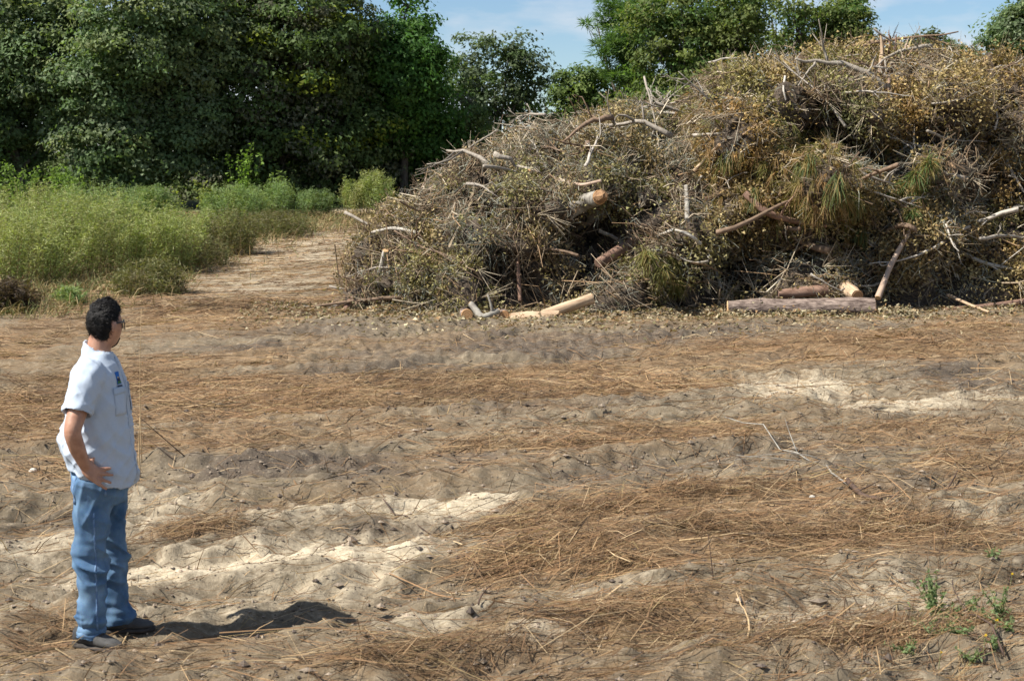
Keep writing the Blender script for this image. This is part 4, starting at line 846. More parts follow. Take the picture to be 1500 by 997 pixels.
def fuse(acc, name, vox, smooth=4, fac=.5):
    """one continuous skin round overlapping closed pieces"""
    o = bpy.data.objects.new("tmp", acc.mesh("tmp")); COL.objects.link(o)
    m = o.modifiers.new("r", 'REMESH'); m.mode = 'VOXEL'; m.voxel_size = vox
    s = o.modifiers.new("s", 'SMOOTH'); s.iterations = smooth; s.factor = fac
    dg = bpy.context.evaluated_depsgraph_get(); me = bpy.data.meshes.new_from_object(o.evaluated_get(dg)); bpy.data.objects.remove(o)
    me.name = name
    V = np.zeros(len(me.vertices) * 3); me.vertices.foreach_get("co", V); Nn = np.zeros_like(V); me.vertices.foreach_get("normal", Nn)
    return me, V.reshape(-1, 3), Nn.reshape(-1, 3)
def put(me, V, smooth=True):
    me.vertices.foreach_set("co", np.ascontiguousarray(V, dtype=np.float32).ravel()); me.polygons.foreach_set("use_smooth", np.full(len(me.polygons), smooth)); me.update(); return me
TF = np.array([math.cos(math.radians(13)), -math.sin(math.radians(13)), 0]); TR = np.array([TF[1], -TF[0], 0])   # where the chest points, and his right
TC = np.array([.004, 0, 0])
def mir(p): p = np.array(p, float); d = (p - TC) @ TR; return p - 2 * d * TR
SHO = TC + TR * .190 + np.array([0, 0, 1.425]); ELB = np.array([-.125, -.315, 1.165]); WRI = np.array([-.062, -.232, .962])
HEADC = np.array([.054, .0, 1.662]); HA = math.radians(34); HF = np.array([math.cos(HA), math.sin(HA), 0]); HL = np.array([-HF[1], HF[0], 0])
HB = np.stack([HF, HL, np.array([0, 0, 1.])])                      # rows: forward, his left, up
def H(x, y, z): return HEADC + np.array([x, y, z]) @ HB
def head_shape(P):
    """shape a unit sphere into a head in its own frame"""
    x, y, z = P.T; zz = z * .122
    low = sstep(.1, -1.0, z)
    X = x * (.089 - .006 * low); Yy = y * (.074 - .020 * low * sstep(-.2, -1, z) - .004 * sstep(-.1, -.6, z))
    X = X + .014 * low * (x > 0) * x - .022 * low * (x < 0) * -x * -1                       # jaw forward, nape drawn in
    fr = sstep(.55, .95, x)
    X = X + .020 * np.exp(-((y / .16) ** 2 + ((z + .16) / .16) ** 2)) * (x > 0)             # nose
    X = X + .007 * np.exp(-((y / .5) ** 2 + ((z - .22) / .10) ** 2)) * (x > 0)              # brow
    X = X - .008 * np.exp(-(((np.abs(y) - .36) / .16) ** 2 + ((z - .04) / .12) ** 2)) * (x > 0)  # eye sockets
    X = X + .006 * np.exp(-((y / .3) ** 2 + ((z + .52) / .09) ** 2)) * (x > 0)              # lips
    X = X + .012 * np.exp(-((y / .35) ** 2 + ((z + .86) / .16) ** 2)) * (x > 0)             # chin
    return np.stack([X, Yy, zz], 1)
def sphere(nu_=48, nv_=32):
    th = np.linspace(.02, np.pi - .02, nv_); ph = np.arange(nu_) * 2 * np.pi / nu_
    R = np.stack([np.sin(th)[:, None] * np.cos(ph), np.sin(th)[:, None] * np.sin(ph), np.cos(th)[:, None] + 0 * ph], -1)
    return R[::-1]
# --- body: torso, head, arms with hands and legs as one skin
acc = Acc()
tors = [(.86, .012, .145, .165), (.95, .0, .16, .185), (1.04, -.008, .165, .19), (1.13, .0, .15, .185), (1.22, .003, .14, .18), (1.35, .004, .125, .185), (1.43, .007, .10, .17), (1.49, .012, .07, .10), (1.53, .016, .055, .065)]
loft([ell((TC[0] + cx, 0, z), a, b, TF) for z, cx, a, b in tors], acc)
limb([(.006, 0, 1.47), (.022, .004, 1.56), (.034, .008, 1.62)], [.066, .060, .058], acc)
S_ = sphere(); hs = head_shape(S_.reshape(-1, 3)) @ HB + HEADC
loft(list(hs.reshape(S_.shape)), acc)
for s in (-1, 1):                                                    # ears
    an = sphere(20, 14).reshape(-1, 3) * np.array([.019, .011, .033]); e = an + np.array([-.004, s * .082, -.006]); e[:, 1] += s * .35 * np.maximum(-an[:, 0], 0); loft(list((e @ HB + HEADC).reshape(14, 20, 3)), acc)
def hand(wr, pm, fdir, out, M=lambda p: np.array(p, float)):
    """palm with four bent fingers and a thumb; out = away from the hip"""
    w_, f_, o_ = np.array(wr), unit(np.array(fdir)), unit(np.array(out)); s_ = unit(np.cross(o_, f_)); k = np.array(pm)
    for q in (-.028, -.010, .010, .028):
        limb([M(w_ + s_ * q * .55), M(w_ * .5 + k * .5 + s_ * q * .85 + o_ * .004), M(k + s_ * q)], [.021, .019, .0145], acc, 12, 4)
    for q, ln, sp in ((-.031, .070, -.32), (-.010, .080, -.08), (.011, .076, .16), (.030, .060, .42)):
        d = unit(f_ + s_ * sp); b = k + s_ * q
        limb([M(b), M(b + d * ln * .42 + o_ * .007), M(b + d * ln * .74 + o_ * .001), M(b + d * ln - o_ * .010)], [.0110, .0100, .0092, .0078], acc, 12, 4)
    b = w_ * .7 + k * .3 + s_ * .026; d = unit(-f_ * .15 + s_ * .9 - o_ * .35)
    limb([M(b), M(b + d * .034), M(b + unit(d + f_ * .3) * .066)], [.0155, .0125, .0095], acc, 12, 4)
KNU = np.array([-.012, -.238, .922])
def arm(sh, el, wr): limb([sh, sh * .5 + el * .5, el, el * .55 + wr * .45 + np.array([-.006, -.004, 0]), wr], [.062, .052, .043, .041, .028], acc)
arm(SHO, ELB, WRI); hand(WRI, KNU, (.93, -.02, -.33), (-.10, -.95, .20))
SHL = mir(SHO); ELL = SHL + np.array([-.03, .055, -.275]); WRL = ELL + np.array([.03, .0, -.245])                 # the far arm hangs down
arm(SHL, ELL, WRL); hand(WRL, WRL + np.array([.012, -.004, -.075]), (.18, -.05, -.95), (.1, .99, 0))
LEG = {-1: [(-.030, -.095, .90), (-.052, -.112, .47), (-.066, -.120, .08)], 1: [(.040, .085, .90), (.052, .105, .47), (.068, .112, .08)]}
for s in (-1, 1): limb(LEG[s], [.085, .055, .040], acc)
me, V, Nn = fuse(acc, "body", .0064, 2)
M_SKIN, t_, b_ = newmat("skin")
n_ = nn(t_, "ShaderNodeTexNoise", Scale=28.0, Detail=5.0); r_ = t_.nodes.new("ShaderNodeValToRGB"); e_ = r_.color_ramp.elements
e_[0].position, e_[1].position = .3, .7; e_[0].color = (.33, .165, .105, 1); e_[1].color = (.46, .25, .165, 1)
c_ = t_.nodes.new("ShaderNodeTexCoord"); t_.links.new(c_.outputs['Object'], n_.inputs['Vector']); t_.links.new(n_.outputs['Fac'], r_.inputs[0]); t_.links.new(r_.outputs[0], b_.inputs['Base Color'])
b_.inputs['Roughness'].default_value = .5; b_.inputs['Subsurface Weight'].default_value = .08; b_.inputs['Subsurface Radius'].default_value = (.01, .004, .002)
obj("body", put(me, V), M_SKIN, man)
# --- hair: a cap of short dark waves over skull, nape and sideburns
P = sphere(72, 48).reshape(-1, 3); hp = head_shape(P); x, y, z = P.T
line = np.where(x > .35, .40 + .15 * (1 - np.abs(y)), np.where(x > -.15, np.interp(x, [-.15, .1, .22, .35], [-.38, -.10, .05, .32]), -.62))
line = np.where((x > -.02) & (x < .20), -.22, line)
line = np.where((np.abs(x + .03) < .22) & (np.abs(y) > .75), .16, line)
cov = sstep(-.06, .10, z - line)
wav = .5 + .5 * np.sin(46 * (hp[:, 0] * .9 + hp[:, 2] * .6) * 3 + 7 * perlin(hp[:, 0] * 22, hp[:, 1] * 22, hp[:, 2] * 22))
hp = hp * (1 + cov * (.115 + .05 * np.maximum(z, 0) + .045 * wav + .05 * perlin(hp[:, 0] * 38, hp[:, 1] * 38, hp[:, 2] * 38)) [:, None] if False else 1)
thick = cov * (.006 + .008 * np.maximum(z, 0) + .0045 * wav + .009 * perlin(hp[:, 0] * 38, hp[:, 1] * 38, hp[:, 2] * 38)) - .006 * (1 - cov)
hp = hp + unit(hp) * thick[:, None]
acc = Acc(); loft(list((hp @ HB + HEADC).reshape(48, 72, 3)), acc)
M_HAIR = mat_two("black_hair", (.004, .0035, .003), (.013, .011, .010), 60, rough=.6, bump=.9, dist=.006, stretch=(1, 1, .5), spec=.22)
rh = np.random.default_rng(9); cand = np.where(cov > .6)[0]; k_ = rh.choice(cand, 5200); nh = unit(hp[k_]); dn = unit(np.cross(nh, np.array([.25, 1., .1])) * -1 + rh.normal(size=(5200, 3)) * .55); dn = unit(dn - nh * (dn * nh).sum(1, keepdims=True) + nh * rh.uniform(.15, .85, 5200)[:, None])
b0 = hp[k_] - nh * .003 + rh.normal(size=(5200, 3)) * .0025; Lh = rh.uniform(.012, .028, 5200); Q_ = b0[:, None] + dn[:, None] * (Lh[:, None] * np.array([0, .5, 1.]))[..., None]; Q_[:, 2] -= nh * (Lh * .45)[:, None]
v_, f_ = ribbons(Q_, np.full((5200, 3), .0030) * np.array([1, .9, .3]), unit(np.cross(dn, nh))); acc.add(v_ @ HB + HEADC, f_)
obj("hair", acc.mesh("hair", True), M_HAIR, man)
def head_hit(ydir, z, off=0.0):
    a = np.array([math.cos(ydir), math.sin(ydir), z]); a[:2] *= math.sqrt(max(0, 1 - z * z)); p = head_shape(a[None])[0]; return p * (1 + off / np.linalg.norm(p))
acc = Acc(); gr_ = []
for zz in np.linspace(-.97, -.58, 7):
    gr_.append([head_hit(a, zz, .006 - .010 * (abs(a) > .5)) for a in np.linspace(-.62, .62, 13)])
gr_ = np.array(gr_); i = (np.arange(6)[:, None] * 13 + np.arange(12)[None]).ravel(); acc.add(gr_.reshape(-1, 3) @ HB + HEADC, np.stack([i, i + 1, i + 14, i + 13], 1))
go_ = obj("goatee", acc.mesh("goatee", True), M_HAIR, man); so_ = go_.modifiers.new("thick", 'SOLIDIFY'); so_.thickness = .006
# --- sunglasses
M_LENS, t_, b_ = newmat("dark_lens"); b_.inputs['Base Color'].default_value = (.008, .008, .01, 1); b_.inputs['Roughness'].default_value = .08
gl = empty("sunglasses", HEADC); gl.parent = man; 
tag(gl, "dark wraparound sunglasses")
for s in (-1, 1):
    a_ = np.linspace(.10, .82, 8) * s; up = np.array([H(*(head_hit(a, .16, .013))) for a in a_]) - HEADC; dn = np.array([H(*(head_hit(a, -.20 + .10 * (abs(a) > .7), .014))) for a in a_]) - HEADC
    R_ = np.stack([up, up * .5 + dn * .5 + HF * .004, dn]); i = (np.arange(2)[:, None] * 8 + np.arange(7)[None]).ravel()
    o = obj("lens", mesh_np("lens", R_.reshape(-1, 3), np.stack([i, i + 1, i + 9, i + 8], 1), np.ones((24, 3)), True), M_LENS, gl); o.modifiers.new("thick", 'SOLIDIFY').thickness = .003
    Q = np.array([H(*head_hit(s * .80, .10, .014)), H(*head_hit(s * 1.2, .10, .012)), H(*head_hit(s * 1.62, .08, .010))]) - HEADC
    v, f = tubes(Q[None], np.array([[.006, .005, .004]]), 6); obj("temple_arm", mesh_np("temple_arm", v, f, np.ones((len(v), 3))), M_LENS, gl)
# --- shirt
acc = Acc()
sh = [(.875, .010, .168, .205, -.36), (.90, .008, .176, .208, -.34), (.95, .0, .186, .214, -.30), (1.03, -.012, .192, .220, -.20), (1.12, -.004, .176, .214, -.10), (1.21, .002, .160, .208, -.03), (1.30, .003, .152, .208, 0), (1.36, .003, .144, .206, 0), (1.42, .005, .124, .196, 0), (1.465, .008, .104, .165, 0), (1.50, .010, .086, .118, -.1), (1.535, .013, .076, .084, -.25)]
rings = [ell((TC[0] + cx, 0, z), a, b, TF, 48, tl, 2.25) for z, cx, a, b, tl in sh]
rings = [ell((TC[0] + .010, 0, .96), .150, .188, TF, 48, -.2), ell((TC[0] + .010, 0, .875), .158, .195, TF, 48, -.36)] + rings
loft(rings, acc)
for sd, sh_, el_ in ((1, SHO, ELB), (-1, SHL, ELL)):
    limb([TC + TR * .13 * sd + np.array([0, 0, 1.435]), sh_ + np.array([0, 0, -.005]), sh_ * .62 + el_ * .38, sh_ * .30 + el_ * .70], [.085, .086, .080, .076], acc, 24, 5, .06)
# collar: a stand with folded leaves
col_c = np.array([.020, .003, 1.535])
loft([ell(col_c + np.array([0, 0, -.03]), .078, .080, TF, 36, -.38), ell(col_c + np.array([-.002, 0, .012]), .076, .075, TF, 36, -.42), ell(col_c + np.array([-.002, 0, .020]), .072, .072, TF, 36, -.42), ell(col_c + np.array([0, 0, -.01]), .066, .066, TF, 36, -.38)], acc)
me, V, Nn = fuse(acc, "shirt", .0064, 2)
lo = sstep(1.40, .98, V[:, 2]); slv = sstep(.20, .235, np.abs((V - TC) @ TR))
fold = .016 * lo * perlin(V[:, 0] * 11 + V[:, 2] * 3.5, V[:, 1] * 11, V[:, 2] * 2.6) + .011 * perlin(V[:, 0] * 10 - V[:, 2] * 7, V[:, 1] * 9 + V[:, 2] * 5, V[:, 2] * 5 + 7) + .005 * perlin(V[:, 0] * 26 + V[:, 2] * 12, V[:, 1] * 26, V[:, 2] * 12 + 3)
fold = fold - .014 * np.abs(perlin(V[:, 0] * 7 + V[:, 2] * 9, V[:, 1] * 7, V[:, 2] * 3 + 11)) * (lo + slv * .6)
rd = lambda a, b, c: (1 - np.abs(perlin(a, b, c)) * 2.4).clip(0, 1) ** 3
u1 = V[:, 0] * .8 + V[:, 2] * .55
fold = fold + .011 * rd(u1 * 8, V[:, 1] * 5, V[:, 2] * 2.4 + 1) * (.35 + .65 * lo) + .006 * rd(V[:, 0] * 6 - V[:, 2] * 8, V[:, 1] * 6, V[:, 2] * 3 + 8) * sstep(1.5, 1.25, V[:, 2])
V = V + Nn * (fold - .004)[:, None]
put(me, V)
M_SHIRT = mat_two("light_blue_cotton", (.40, .465, .55), (.46, .525, .605), 160, rough=.85, bump=.25, dist=.002, spec=.2, lo=.25, hi=.75)
shirt = obj("shirt", me, M_SHIRT, man)
BS = BVHTree.FromPolygons([tuple(v) for v in V], [tuple(p.vertices) for p in me.polygons])
def on(bvh, ang, z, f=TF, r=TR, c=TC, off=.003, z2=None):
    """point on a garment at an angle from the front (towards his right) and a height"""
    d = f * math.cos(ang) + r * math.sin(ang); o = Vector((c[0], c[1], z)) + Vector(d) * .8
    h = bvh.ray_cast(o, -Vector(d)); 
    return np.array(h[0]) + d * off if h[0] is not None else np.array(o) - d * .62
def strip(name, bvh, A, Z, mat, parent, off=.003, thick=.003, c=TC):
    """a panel laid on the cloth: angles A across, heights Z down"""
    R_ = np.array([[on(bvh, a, z, off=off, c=c) for a in A] for z in Z]); n1, n2 = R_.shape[:2]
    i = (np.arange(n1 - 1)[:, None] * n2 + np.arange(n2 - 1)[None]).ravel()
    o = obj(name, mesh_np(name, R_.reshape(-1, 3), np.stack([i, i + 1, i + n2 + 1, i + n2], 1), np.ones((n1 * n2, 3)), True), mat, parent); o.modifiers.new("thick", 'SOLIDIFY').thickness = thick; return o
M_PLK = mat_two("placket_cotton", (.37, .44, .53), (.43, .50, .58), 5, rough=.85, bump=.05, spec=.2)
strip("placket", BS, np.linspace(-.10, .12, 4), np.linspace(1.50, .84, 40), M_PLK, shirt, .0035, .003)
M_BTN = mat_two("button", (.6, .62, .64), (.7, .7, .7), 5, bump=0)
for z in np.linspace(1.46, .92, 7):
    p = on(BS, .01, z, off=.009); an = np.arange(10) * 2 * np.pi / 10; u_ = np.array([0, 0, 1.])
    D = np.concatenate([p + TR * .0055 * np.cos(an)[:, None] + u_ * .0055 * np.sin(an)[:, None], [p + TF * .002]]); obj("button", mesh_np("button", D, np.stack([np.arange(10), (np.arange(10) + 1) % 10, np.full(10, 10)], 1), np.ones((11, 3))), M_BTN, shirt)
for s in (1, -1):
    strip("pocket", BS, np.linspace(.30, .88, 7) * s, np.linspace(1.345, 1.21, 8), M_SHIRT, shirt, .004, .004)
    strip("pocket_flap", BS, np.linspace(.29, .89, 7) * s, np.linspace(1.352, 1.318, 4), M_PLK, shirt, .008, .003)
# embroidered badge: blue field, dark hills, yellow sun, green foot, a line of dark lettering under it
M_BL = mat_two("badge_blue", (.02, .12, .42), (.03, .17, .52), 20, bump=.1); M_GRN = mat_two("badge_green", (.04, .13, .04), (.06, .18, .05), 20, bump=.1)
M_YEL = mat_two("badge_yellow", (.62, .45, .05), (.72, .55, .1), 20, bump=.1); M_DK = mat_two("badge_dark", (.012, .02, .05), (.02, .03, .07), 20, bump=.1)
bd = strip("badge", BS, np.linspace(.40, .66, 6), np.linspace(1.428, 1.366, 6), M_BL, shirt, .0045, .002)
strip("badge_hills", BS, np.linspace(.42, .64, 5), np.linspace(1.396, 1.382, 3), M_DK, bd, .0065, .001); strip("badge_field", BS, np.linspace(.42, .64, 5), np.linspace(1.381, 1.370, 3), M_GRN, bd, .0065, .001)
strip("badge_sun", BS, np.linspace(.50, .57, 3), np.linspace(1.404, 1.396, 3), M_YEL, bd, .0065, .001); strip("badge_lettering", BS, np.linspace(.41, .65, 5), np.linspace(1.360, 1.353, 3), M_DK, bd, .005, .001)
# --- jeans
acc = Acc()
pel = [(.74, .004, .128, .150), (.80, .004, .140, .168), (.86, .003, .146, .178), (.92, .002, .145, .178), (.97, .0, .145, .175), (1.0, .0, .140, .170)]
loft([ell((TC[0] + cx, -.004, z), a, b, TF, 40, 0, 2.3) for z, cx, a, b in pel], acc)
for s in (-1, 1):
    L_ = [np.array(q) for q in LEG[s]]; hem = L_[2] + np.array([0, 0, -.035])
    limb([L_[0] + np.array([0, 0, -.03]), L_[0] * .5 + L_[1] * .5, L_[1], L_[1] * .45 + L_[2] * .55, hem], [.112, .096, .078, .076, .079], acc, 24, 6, .05)
me, V, Nn = fuse(acc, "jeans", .0078, 3)
kn = np.exp(-((V[:, 2] - .44) / .12) ** 2); hm = np.exp(-((V[:, 2] - .11) / .07) ** 2); th = sstep(.55, .8, V[:, 2])
fold = .016 * (kn + 1.3 * hm) * perlin(V[:, 0] * 5 + V[:, 2] * 6, V[:, 1] * 5, V[:, 2] * 24) + .011 * perlin(V[:, 0] * 8 + V[:, 2] * 9, V[:, 1] * 8, V[:, 2] * 7 + 5) + .006 * th * perlin(V[:, 0] * 12 + V[:, 2] * 14, V[:, 1] * 9, V[:, 2] * 6)
fold = fold - .010 * np.abs(perlin(V[:, 0] * 9 - V[:, 2] * 5, V[:, 1] * 9, V[:, 2] * 3.2 + 2)) * (.5 + hm)
fold = fold + .016 * rd(V[:, 0] * 5 + V[:, 2] * 7, V[:, 1] * 6, V[:, 2] * 5 + 3) * (.4 + kn + hm) + .009 * rd(V[:, 0] * 9 - V[:, 2] * 4, V[:, 1] * 9, V[:, 2] * 2.5 + 6)
V = V + Nn * (fold - .005)[:, None]; put(me, V)
def denim():
    m, t, b = newmat("blue_denim"); l = t.links.new; c = t.nodes.new("ShaderNodeTexCoord")
    n1 = nn(t, "ShaderNodeTexNoise", Scale=7.0, Detail=5.0); n2 = nn(t, "ShaderNodeTexNoise", Scale=260.0, Detail=2.0)
    l(c.outputs['Object'], n1.inputs['Vector']); l(c.outputs['Object'], n2.inputs['Vector'])
    r = t.nodes.new("ShaderNodeValToRGB"); e = r.color_ramp.elements; e[0].position, e[1].position = .32, .70; e[0].color = (.050, .118, .235, 1); e[1].color = (.21, .335, .48, 1)
    mu = t.nodes.new("ShaderNodeMix"); mu.data_type = 'RGBA'; mu.blend_type = 'MULTIPLY'; mu.inputs['Factor'].default_value = .5
    l(n1.outputs['Fac'], r.inputs[0]); l(r.outputs[0], mu.inputs['A']); l(n2.outputs['Color'], mu.inputs['B']); l(mu.outputs['Result'], b.inputs['Base Color'])
    bp = nn(t, "ShaderNodeBump", Strength=.25, Distance=.002); l(n2.outputs['Fac'], bp.inputs['Height']); l(bp.outputs[0], b.inputs['Normal'])
    b.inputs['Roughness'].default_value = .9; b.inputs['Specular IOR Level'].default_value = .15
    return m
M_DEN = denim(); jeans = obj("jeans", me, M_DEN, man)
BJ = BVHTree.FromPolygons([tuple(v) for v in V], [tuple(p.vertices) for p in me.polygons])
M_DEN2 = mat_two("denim_seam", (.07, .14, .28), (.20, .30, .44), 30, rough=.9, bump=.2, spec=.15)
strip("back_pocket", BJ, np.linspace(2.05, 2.75, 7), np.linspace(.90, .755, 8), M_DEN2, jeans, .003, .003)
strip("back_pocket", BJ, np.linspace(-2.75, -2.05, 7), np.linspace(.90, .755, 8), M_DEN2, jeans, .003, .003)
strip("side_pocket_edge", BJ, np.linspace(1.18, 1.24, 3), np.linspace(.94, .80, 8), M_DEN2, jeans, .003, .003)
strip("side_seam", BJ, np.linspace(1.50, 1.545, 3), np.linspace(.72, .10, 34), M_DEN2, jeans, .002, .002)
M_LTH = mat_two("brown_leather", (.22, .085, .03), (.33, .14, .055), 15, bump=.2)
strip("leather_label", BJ, np.linspace(2.02, 2.34, 4), np.linspace(.975, .935, 4), M_LTH, jeans, .006, .003)
# --- shoes: upper, sole, laces
M_SHOE = mat_two("dark_grey_suede", (.030, .030, .030), (.085, .082, .078), 12, bump=.3); M_SOLE = mat_two("rubber_sole", (.025, .022, .02), (.07, .06, .05), 20, bump=.3)
def shoe(pos, yaw):
    f = np.array([math.cos(yaw), math.sin(yaw), 0]); r = np.array([f[1], -f[0], 0]); O = np.array([pos[0], pos[1], 0.])
    O[2] = float(zg(MX, MY)) * 0 ; sh_ = empty("shoe", O); sh_.parent = man
    def prof(tab, name, mat):
        R_ = []
        for (x, hw, z0, z1) in tab:
            an = np.arange(20) * 2 * np.pi / 20; R_.append(np.array([f * x + r * hw * np.cos(a) + np.array([0, 0, (z0 + z1) / 2 + (z1 - z0) / 2 * np.sign(math.sin(a)) * abs(math.sin(a)) ** .8]) for a in an]))
        A_ = Acc(); loft(R_, A_); return obj(name, A_.mesh(name, True), mat, sh_)
    prof([(-.095, .018, .02, .07), (-.088, .030, .01, .098), (-.06, .037, .01, .105), (-.01, .040, .01, .108), (.04, .043, .01, .092), (.09, .049, .01, .070), (.14, .048, .01, .054), (.175, .036, .012, .044), (.19, .016, .016, .034)], "upper", M_SHOE)
    prof([(-.102, .022, -.012, .022), (-.085, .037, -.014, .024), (-.02, .041, -.012, .023), (.06, .049, -.012, .022), (.13, .054, -.012, .022), (.175, .042, -.010, .022), (.198, .018, -.004, .020)], "sole", M_SOLE)
    for x, z in ((.035, .097), (.058, .087), (.081, .078)):
        Q = np.array([f * x + r * q + np.array([0, 0, z - abs(q) * .25]) for q in (-.022, 0, .022)]); v, ff = tubes(Q[None], np.full((1, 3), .0035), 5); obj("lace", mesh_np("lace", v, ff, np.ones((len(v), 3))), M_SOLE, sh_)
shoe((LEG[-1][2][0] - .004, LEG[-1][2][1] - .006), math.radians(-38)); shoe((LEG[1][2][0] + .004, LEG[1][2][1]), math.radians(-4))
# ------------------------------------------------------------------ small things on the field
def stick(name, label, px0, py0, px1, py1, up0, up1, r, mat, sag=.05, seed=0, forks=(), K=7, cat="stick"):
    """a thin stick between two spots on the ground, its ends up0 / up1 above it"""
    rg = np.random.default_rng(seed); a = gxy(px0, py0); b = gxy(px1, py1)
    u = np.linspace(0, 1, K); X = a[0] + (b[0] - a[0]) * u; Y = a[1] + (b[1] - a[1]) * u; L = math.hypot(b[0] - a[0], b[1] - a[1]) + abs(up1 - up0)
    X = X + rg.normal() * sag * L * np.sin(np.pi * u) + rg.normal(size=K) * .004 * L; Y = Y + rg.normal() * sag * L * np.sin(np.pi * u)
    Z = zg(X, Y) + np.interp(u, [0, 1], [up0, up1]) + r
    P = np.stack([X, Y, Z], 1); O = P[0].copy(); root = empty(name, O); tag(root, label, cat); P = P - O
    V, F = tubes(P[None], np.linspace(r, r * .5, K)[None], 6); acc = Acc(); acc.add(V, F); obj("stem", acc.mesh("stem", True), mat, root)
    for f, d, l in forks:
        s = P[int(f * (K - 1))]; Q = bend_path(s, s + np.array(d, float) * l, 5, .06, rg); V, F = tubes(Q[None], np.linspace(r * .6, r * .25, 5)[None], 5); obj("side_twig", mesh_np("side_twig", V, F, np.ones((len(V), 3)), True), mat, root)
    return root
M_DKS = mat_two("dark_stem", (.045, .03, .022), (.11, .07, .05), 20, bump=.2); M_STK = mat_two("straw_stem", (.33, .22, .11), (.50, .37, .21), 20, bump=.2)
def P3(px, py, Y): return at(px, py, Y)
def upright(name, label, px0, py0, px1, py1, r, mat, lean=0.0, seed=0, cat="stalk", leaves=None):
    """a thin stalk rooted where photo pixel 0 meets the ground, its tip at pixel 1"""
    rg = np.random.default_rng(seed); x, y = gxy(px0, py0); z = float(zg(x, y)); p0 = np.array([x, y, z - .03]); p1 = at(px1, py1, y + lean)
    P = bend_path(p0, p1, 7, .015, rg); O = p0.copy(); root = empty(name, O); tag(root, label, cat); P = P - O
    V, F = tubes(P[None], np.linspace(r, r * .4, 7)[None], 6); obj("stem", mesh_np("stem", V, F, np.ones((len(V), 3)), True), mat, root)
    return root, P
upright("dark_stalk", "thin dark stalk standing alone in the flattened straw", 1051, 866, 1037, 780, .0045, M_DKS, .05, 1)
upright("leaning_stalk", "thin dark stalk leaning past the man's shirt front", 270, 686, 196, 603, .0055, M_DKS, -.2, 2)
upright("leaning_stalk", "second thin brown stalk crossing low beside the man", 258, 690, 212, 640, .004, M_DKS, .1, 3)
upright("tall_stalk", "tall thin straw-coloured stalk standing in front of the man's chest", 203, 690, 207, 452, .004, M_STK, .1, 4)
upright("bent_stalk", "pale bent stalk sticking up behind the man's belly", 200, 700, 205, 610, .007, M_STK, .0, 5)
stick("fallen_branch", "grey fallen branch with forked twigs lying across the straw", 1245, 730, 1062, 640, .02, .10, .008, M_GREY, .05, 6, [(.45, (-.8, .1, .06), .75), (.6, (-.15, .5, .55), .45), (.3, (-.9, -.12, .03), .8)], 9, "branch")
log("lichen_branch", "broken lichen-green branch piece on the straw beside the fallen branch", [G(1240, 728, gxy(1240, 728)[1], .04), G(1262, 738, gxy(1262, 738)[1], .035), G(1290, 748, gxy(1290, 748)[1], .02)], .022, .013, M_DKS, M_CUT, None, 40, 9, [(.7, (.8, -.3, .1), .3, .008), (.4, (.7, .3, .25), .25, .007)], cat="branch")
stick("bare_twig", "dark crooked twig lying beside the lichen branch", 1375, 727, 1408, 710, .01, .05, .011, M_DKS, .08, 7, [(.5, (.5, -.3, .1), .15)])
stick("bare_twig", "thin dark twig angled across straw in the open field", 905, 690, 985, 725, .10, .01, .005, M_DKS, .03, 8, [(.4, (-.1, .1, .5), .16)])
stick("bare_twig", "brown forked twig on sand before the man's shadow", 700, 925, 728, 905, .01, .06, .006, M_DKS, .1, 9, [(.5, (.4, .2, .3), .15)])
stick("bare_twig", "long thin brown twig lying on the pale sand ridge", 560, 760, 700, 800, .02, .01, .005, M_DKS, .05, 10)
stick("bare_twig", "bent twig at the toe of the far shoe", 165, 945, 215, 915, .01, .05, .005, M_STK, .05, 11, [(.95, (.25, -.5, -.25), .12)])
stick("pale_straw_stalk", "long pale straw stalk lying across the near straw mat", 1265, 935, 1345, 978, .05, .01, .007, M_STK, .02, 12)
stick("pale_straw_stalk", "thick pale stalk pointing up from straw near the sandy patch", 1105, 955, 1085, 912, .0, .09, .006, M_STK, .02, 13)
stick("pale_straw_stalk", "long pale stalk running level through the combed straw", 1000, 820, 1230, 806, .04, .04, .006, M_STK, .04, 14)
stick("bare_twig", "dark twig sprawling among the green weeds", 1490, 985, 1405, 880, .02, .12, .006, M_DKS, .03, 15)
# green weeds with narrow leaves
def field_weed(px, py, top, n, seed, label, col=(.17, .23, .10), L=.045, spread=.10):
    rg = np.random.default_rng(seed); x, y = gxy(px, py); z = float(zg(x, y)); H_ = max(.08, at(px, top, y)[2] - z); root = empty("green_weed", (x, y, z - .01)); tag(root, label, "weed", "green weeds sprouting in the straw")
    ns = 6; tip = np.stack([rg.normal(0, spread, ns), rg.normal(0, spread, ns), H_ * rg.uniform(.6, 1.0, ns)], 1); tip[0, 2] = H_; u = np.linspace(0, 1, 5)[None, :, None]; P = tip[:, None] * u; P[:, :, :2] *= u ** .5
    V, F = tubes(P, np.broadcast_to(np.array([.003, .0028, .0024, .002, .001]), (ns, 5)), 4); acc = Acc(); acc.add(V, F, (.14, .15, .06)); obj("stem", acc.mesh("stem"), M_STALK, root)
    n = int(n * 2.2); s = rg.integers(0, ns, n); t = rg.uniform(.1, 1, n); k = np.minimum((t * 4).astype(int), 3); f = (t * 4 - k)[:, None]; p = P[s, k] * (1 - f) + P[s, k + 1] * f
    V, F = leaf_quads(p, unit(rg.normal(size=(n, 3)) * .7 + np.array([0, -.3, .6])), L * rg.uniform(.6, 1.3, n) * (1.2 - .6 * t), L * .20, rg)
    acc = Acc(); acc.add(V, F, rep(np.array(col) * rg.uniform(.7, 1.35, n)[:, None], 3)); obj("leaves", acc.mesh("leaves"), M_LEAF, root)
field_weed(1385, 930, 832, 150, 401, "tallest green weed with narrow leaves sprouting from straw", spread=.05)
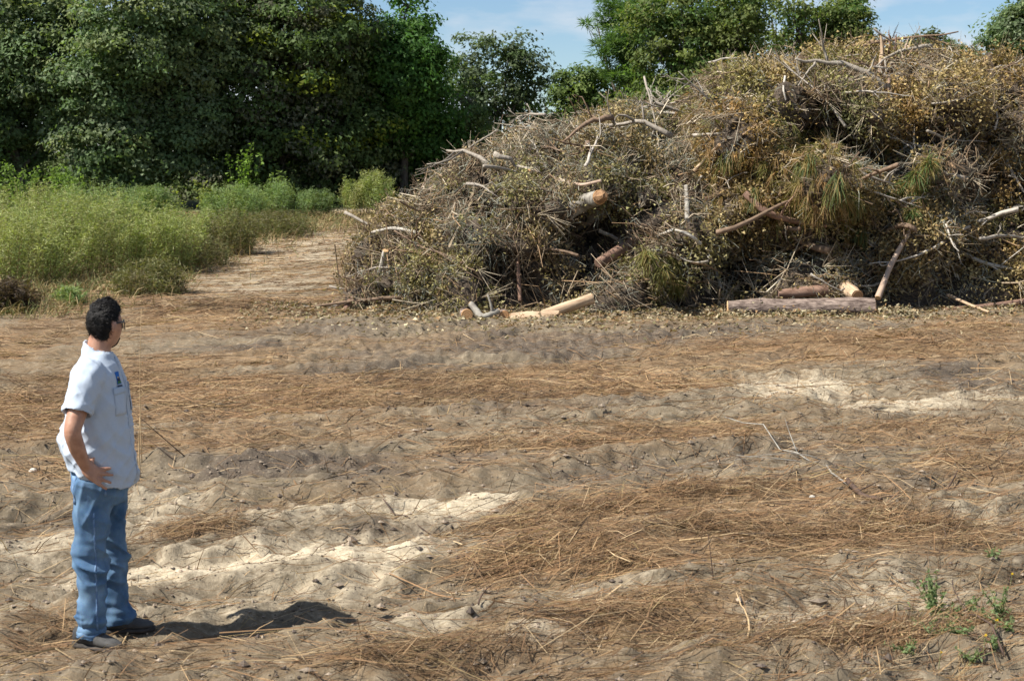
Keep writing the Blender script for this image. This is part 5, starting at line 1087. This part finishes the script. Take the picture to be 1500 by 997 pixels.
field_weed(1480, 940, 850, 60, 402, "slim green weed at the frame's edge beside the tallest weed", spread=.05)
WL = "low pale green weed sprouting from the straw"
for i, (a, b, tp, n) in enumerate([(1352, 905, 885, 26), (1395, 912, 888, 40), (1418, 908, 880, 36), (1370, 960, 925, 40), (1384, 968, 940, 46), (1420, 970, 940, 40), (1360, 925, 895, 26), (1330, 960, 930, 22), (1488, 925, 895, 30), (1462, 842, 815, 26), (1475, 975, 945, 24), (1435, 905, 870, 30), (1440, 990, 965, 24), (1400, 935, 890, 60), (1376, 900, 850, 50), (1410, 950, 905, 50), (1450, 940, 890, 46), (1345, 985, 950, 34), (1495, 960, 910, 40)]):
    field_weed(a, b, tp, n, 410 + i, WL, spread=.05)
for i, (a, b) in enumerate([(1390, 992), (1456, 985), (1472, 968), (1493, 858)]):
    x, y = gxy(a, b); z = float(zg(x, y)); root = empty("yellow_flower", (x, y, z)); tag(root, "tiny yellow flower among the green weeds", "flower", "yellow flowers among the weeds")
    V, F = tubes(np.array([[(0, 0, -.02), (.005, 0, .05), (.01, 0, .09)]]), np.array([[.002, .002, .0015]]), 4); acc = Acc(); acc.add(V, F, (.14, .15, .06)); obj("stem", acc.mesh("stem"), M_STALK, root)
    rg = np.random.default_rng(480 + i); V, F = leaf_quads(np.tile([(.01, 0, .09)], (9, 1)), unit(rg.normal(size=(9, 3)) * .4 + np.array([0, -.4, .8])), .011, .007, rg); acc = Acc(); acc.add(V, F, (.62, .42, .03)); obj("petals", acc.mesh("petals"), M_LEAF, root)
for i, (px, py, r) in enumerate([(935, 752, .018), (1195, 738, .02), (42, 700, .03), (1330, 795, .02), (230, 680, .014), (1120, 655, .014)]):
    x, y = gxy(px, py); rg = np.random.default_rng(500 + i); S_ = sphere(14, 10) * np.array([1.2, 1, .7]) * r; S_ = S_ * (1 + .15 * perlin(S_[..., 0] / r * 1.3 + i * 5, S_[..., 1] / r * 1.3, S_[..., 2] / r * 1.3))[..., None]
    A_ = Acc(); loft(list(S_), A_); o = obj("pale_stone", A_.mesh("pale_stone", True), mat_two("pale_stone", (.42, .38, .32), (.6, .57, .5), 30), None, (x, y, float(zg(x, y)) + r * .35)); tag(o, "small pale stone lying on the soil", "stone", "pale stones on the field")
